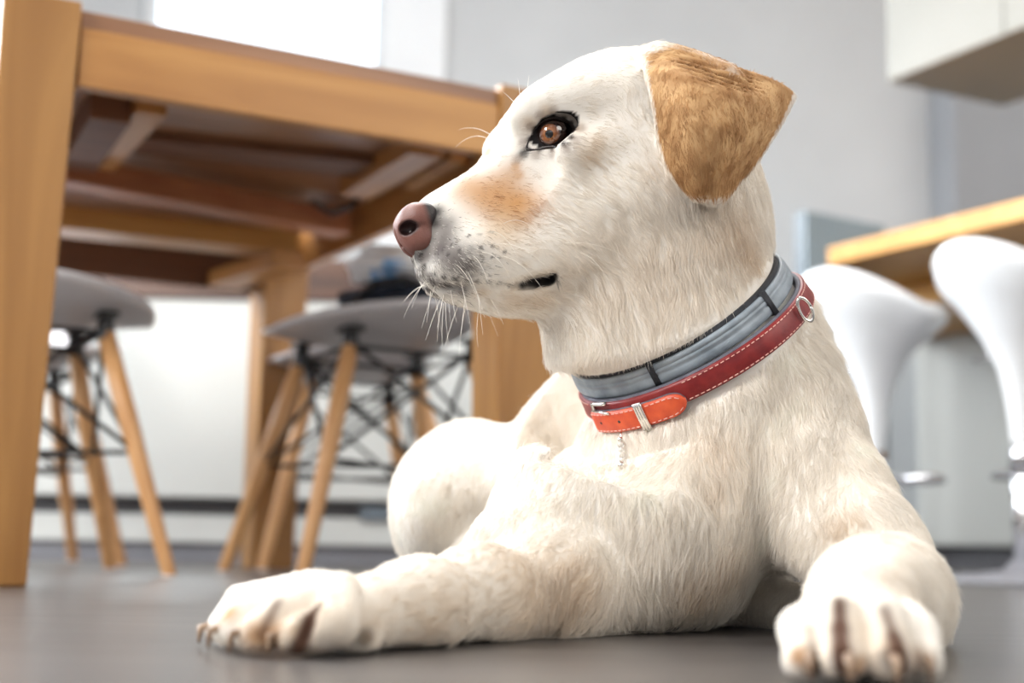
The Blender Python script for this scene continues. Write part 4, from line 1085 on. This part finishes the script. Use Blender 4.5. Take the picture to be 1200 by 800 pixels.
for k in range(K):
    t = k/(K-1)
    pts[:, k] = RT-RN*.0006+LN[:, None]*(DR*(t*.93)+RN*lift*(t*1.25-.75*t*t)+nzv*.10*t*t-np.array([0, 0, .10])*t*t)
pts[:, :, 2] = np.maximum(pts[:, :, 2], .0006)
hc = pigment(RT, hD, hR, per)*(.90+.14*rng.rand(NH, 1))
def mk_hair(name, pts, rad, col, m, parent):
    N, K = pts.shape[:2]
    hd = bpy.data.hair_curves.new(name); hd.add_curves([K]*N)
    hd.position_data.foreach_set('vector', np.ascontiguousarray(pts-DO, dtype=np.float32).ravel())
    ra = hd.attributes.get('radius') or hd.attributes.new('radius', 'FLOAT', 'POINT'); ra.data.foreach_set('value', rad.astype(np.float32).ravel())
    ca = hd.attributes.new('coat', 'FLOAT_COLOR', 'CURVE'); ca.data.foreach_set('color', np.concatenate([col, np.ones((N, 1))], 1).astype(np.float32).ravel())
    hd.materials.append(m); o = bpy.data.objects.new(name, hd); link(o, parent); return o
taper = np.array([1, .95, .8, .5, .12])
base_r = np.where(LN > .009, .00016, .00014)[:, None]*(.8+.4*rng.rand(NH, 1))
fur = mk_hair('fur', pts, base_r*taper[None], hc, attr_mat('fur', .6, .25, 0, .35), dog); fur['kind'] = 'stuff'
# ---- whiskers
wk = []
def wh(x0, y0, x1, y1, sag, out_=.02, mir=True):
    a_ = hit(x0, y0)
    if a_ is None: return
    a_ = a_[0]; dd_ = ray(x1, y1); b_ = CC+dd_*((a_[1]-out_)/dd_[1]); mid = (a_+b_)/2+np.array([0, -.004, sag])
    c_ = [a_*(1-t)**2+2*mid*t*(1-t)+b_*t*t for t in np.linspace(0, 1, 8)]; wk.append(c_)
    if mir: wk.append([mirror(p) for p in c_])
for a_ in ((575, 272, 608, 305, .012), (578, 287, 648, 322, .016), (590, 262, 632, 275, .012), (565, 296, 600, 330, .012), (555, 300, 575, 340, .008), (548, 318, 568, 372, .004), (540, 330, 552, 385, .002), (528, 340, 535, 378, .0), (520, 345, 512, 385, -.002), (505, 340, 500, 378, -.002),
           (498, 330, 482, 362, .004), (560, 345, 566, 392, .0), (575, 350, 590, 380, .002), (500, 335, 474, 352, .006), (545, 350, 540, 392, 0), (535, 310, 560, 350, .006), (590, 300, 640, 345, .01), (680, 296, 720, 340, .01), (660, 285, 735, 302, .008), (620, 298, 660, 300, .01)):
    wh(*a_)
for a_ in ((575, 158, 538, 152, .006), (573, 163, 534, 172, .010), (578, 150, 548, 140, .002), (610, 118, 607, 92, .0), (617, 113, 620, 88, .0), (606, 124, 590, 108, .0)): wh(*a_, out_=0, mir=False)
wk = np.array(wk)
wr = np.tile(np.linspace(.00022, .00006, 8), (len(wk), 1))
wo = mk_hair('whiskers', wk, wr, np.tile((.95, .9, .82), (len(wk), 1)), attr_mat('whisker', .4, .4, 0, .4), dog); wo['kind'] = 'stuff'
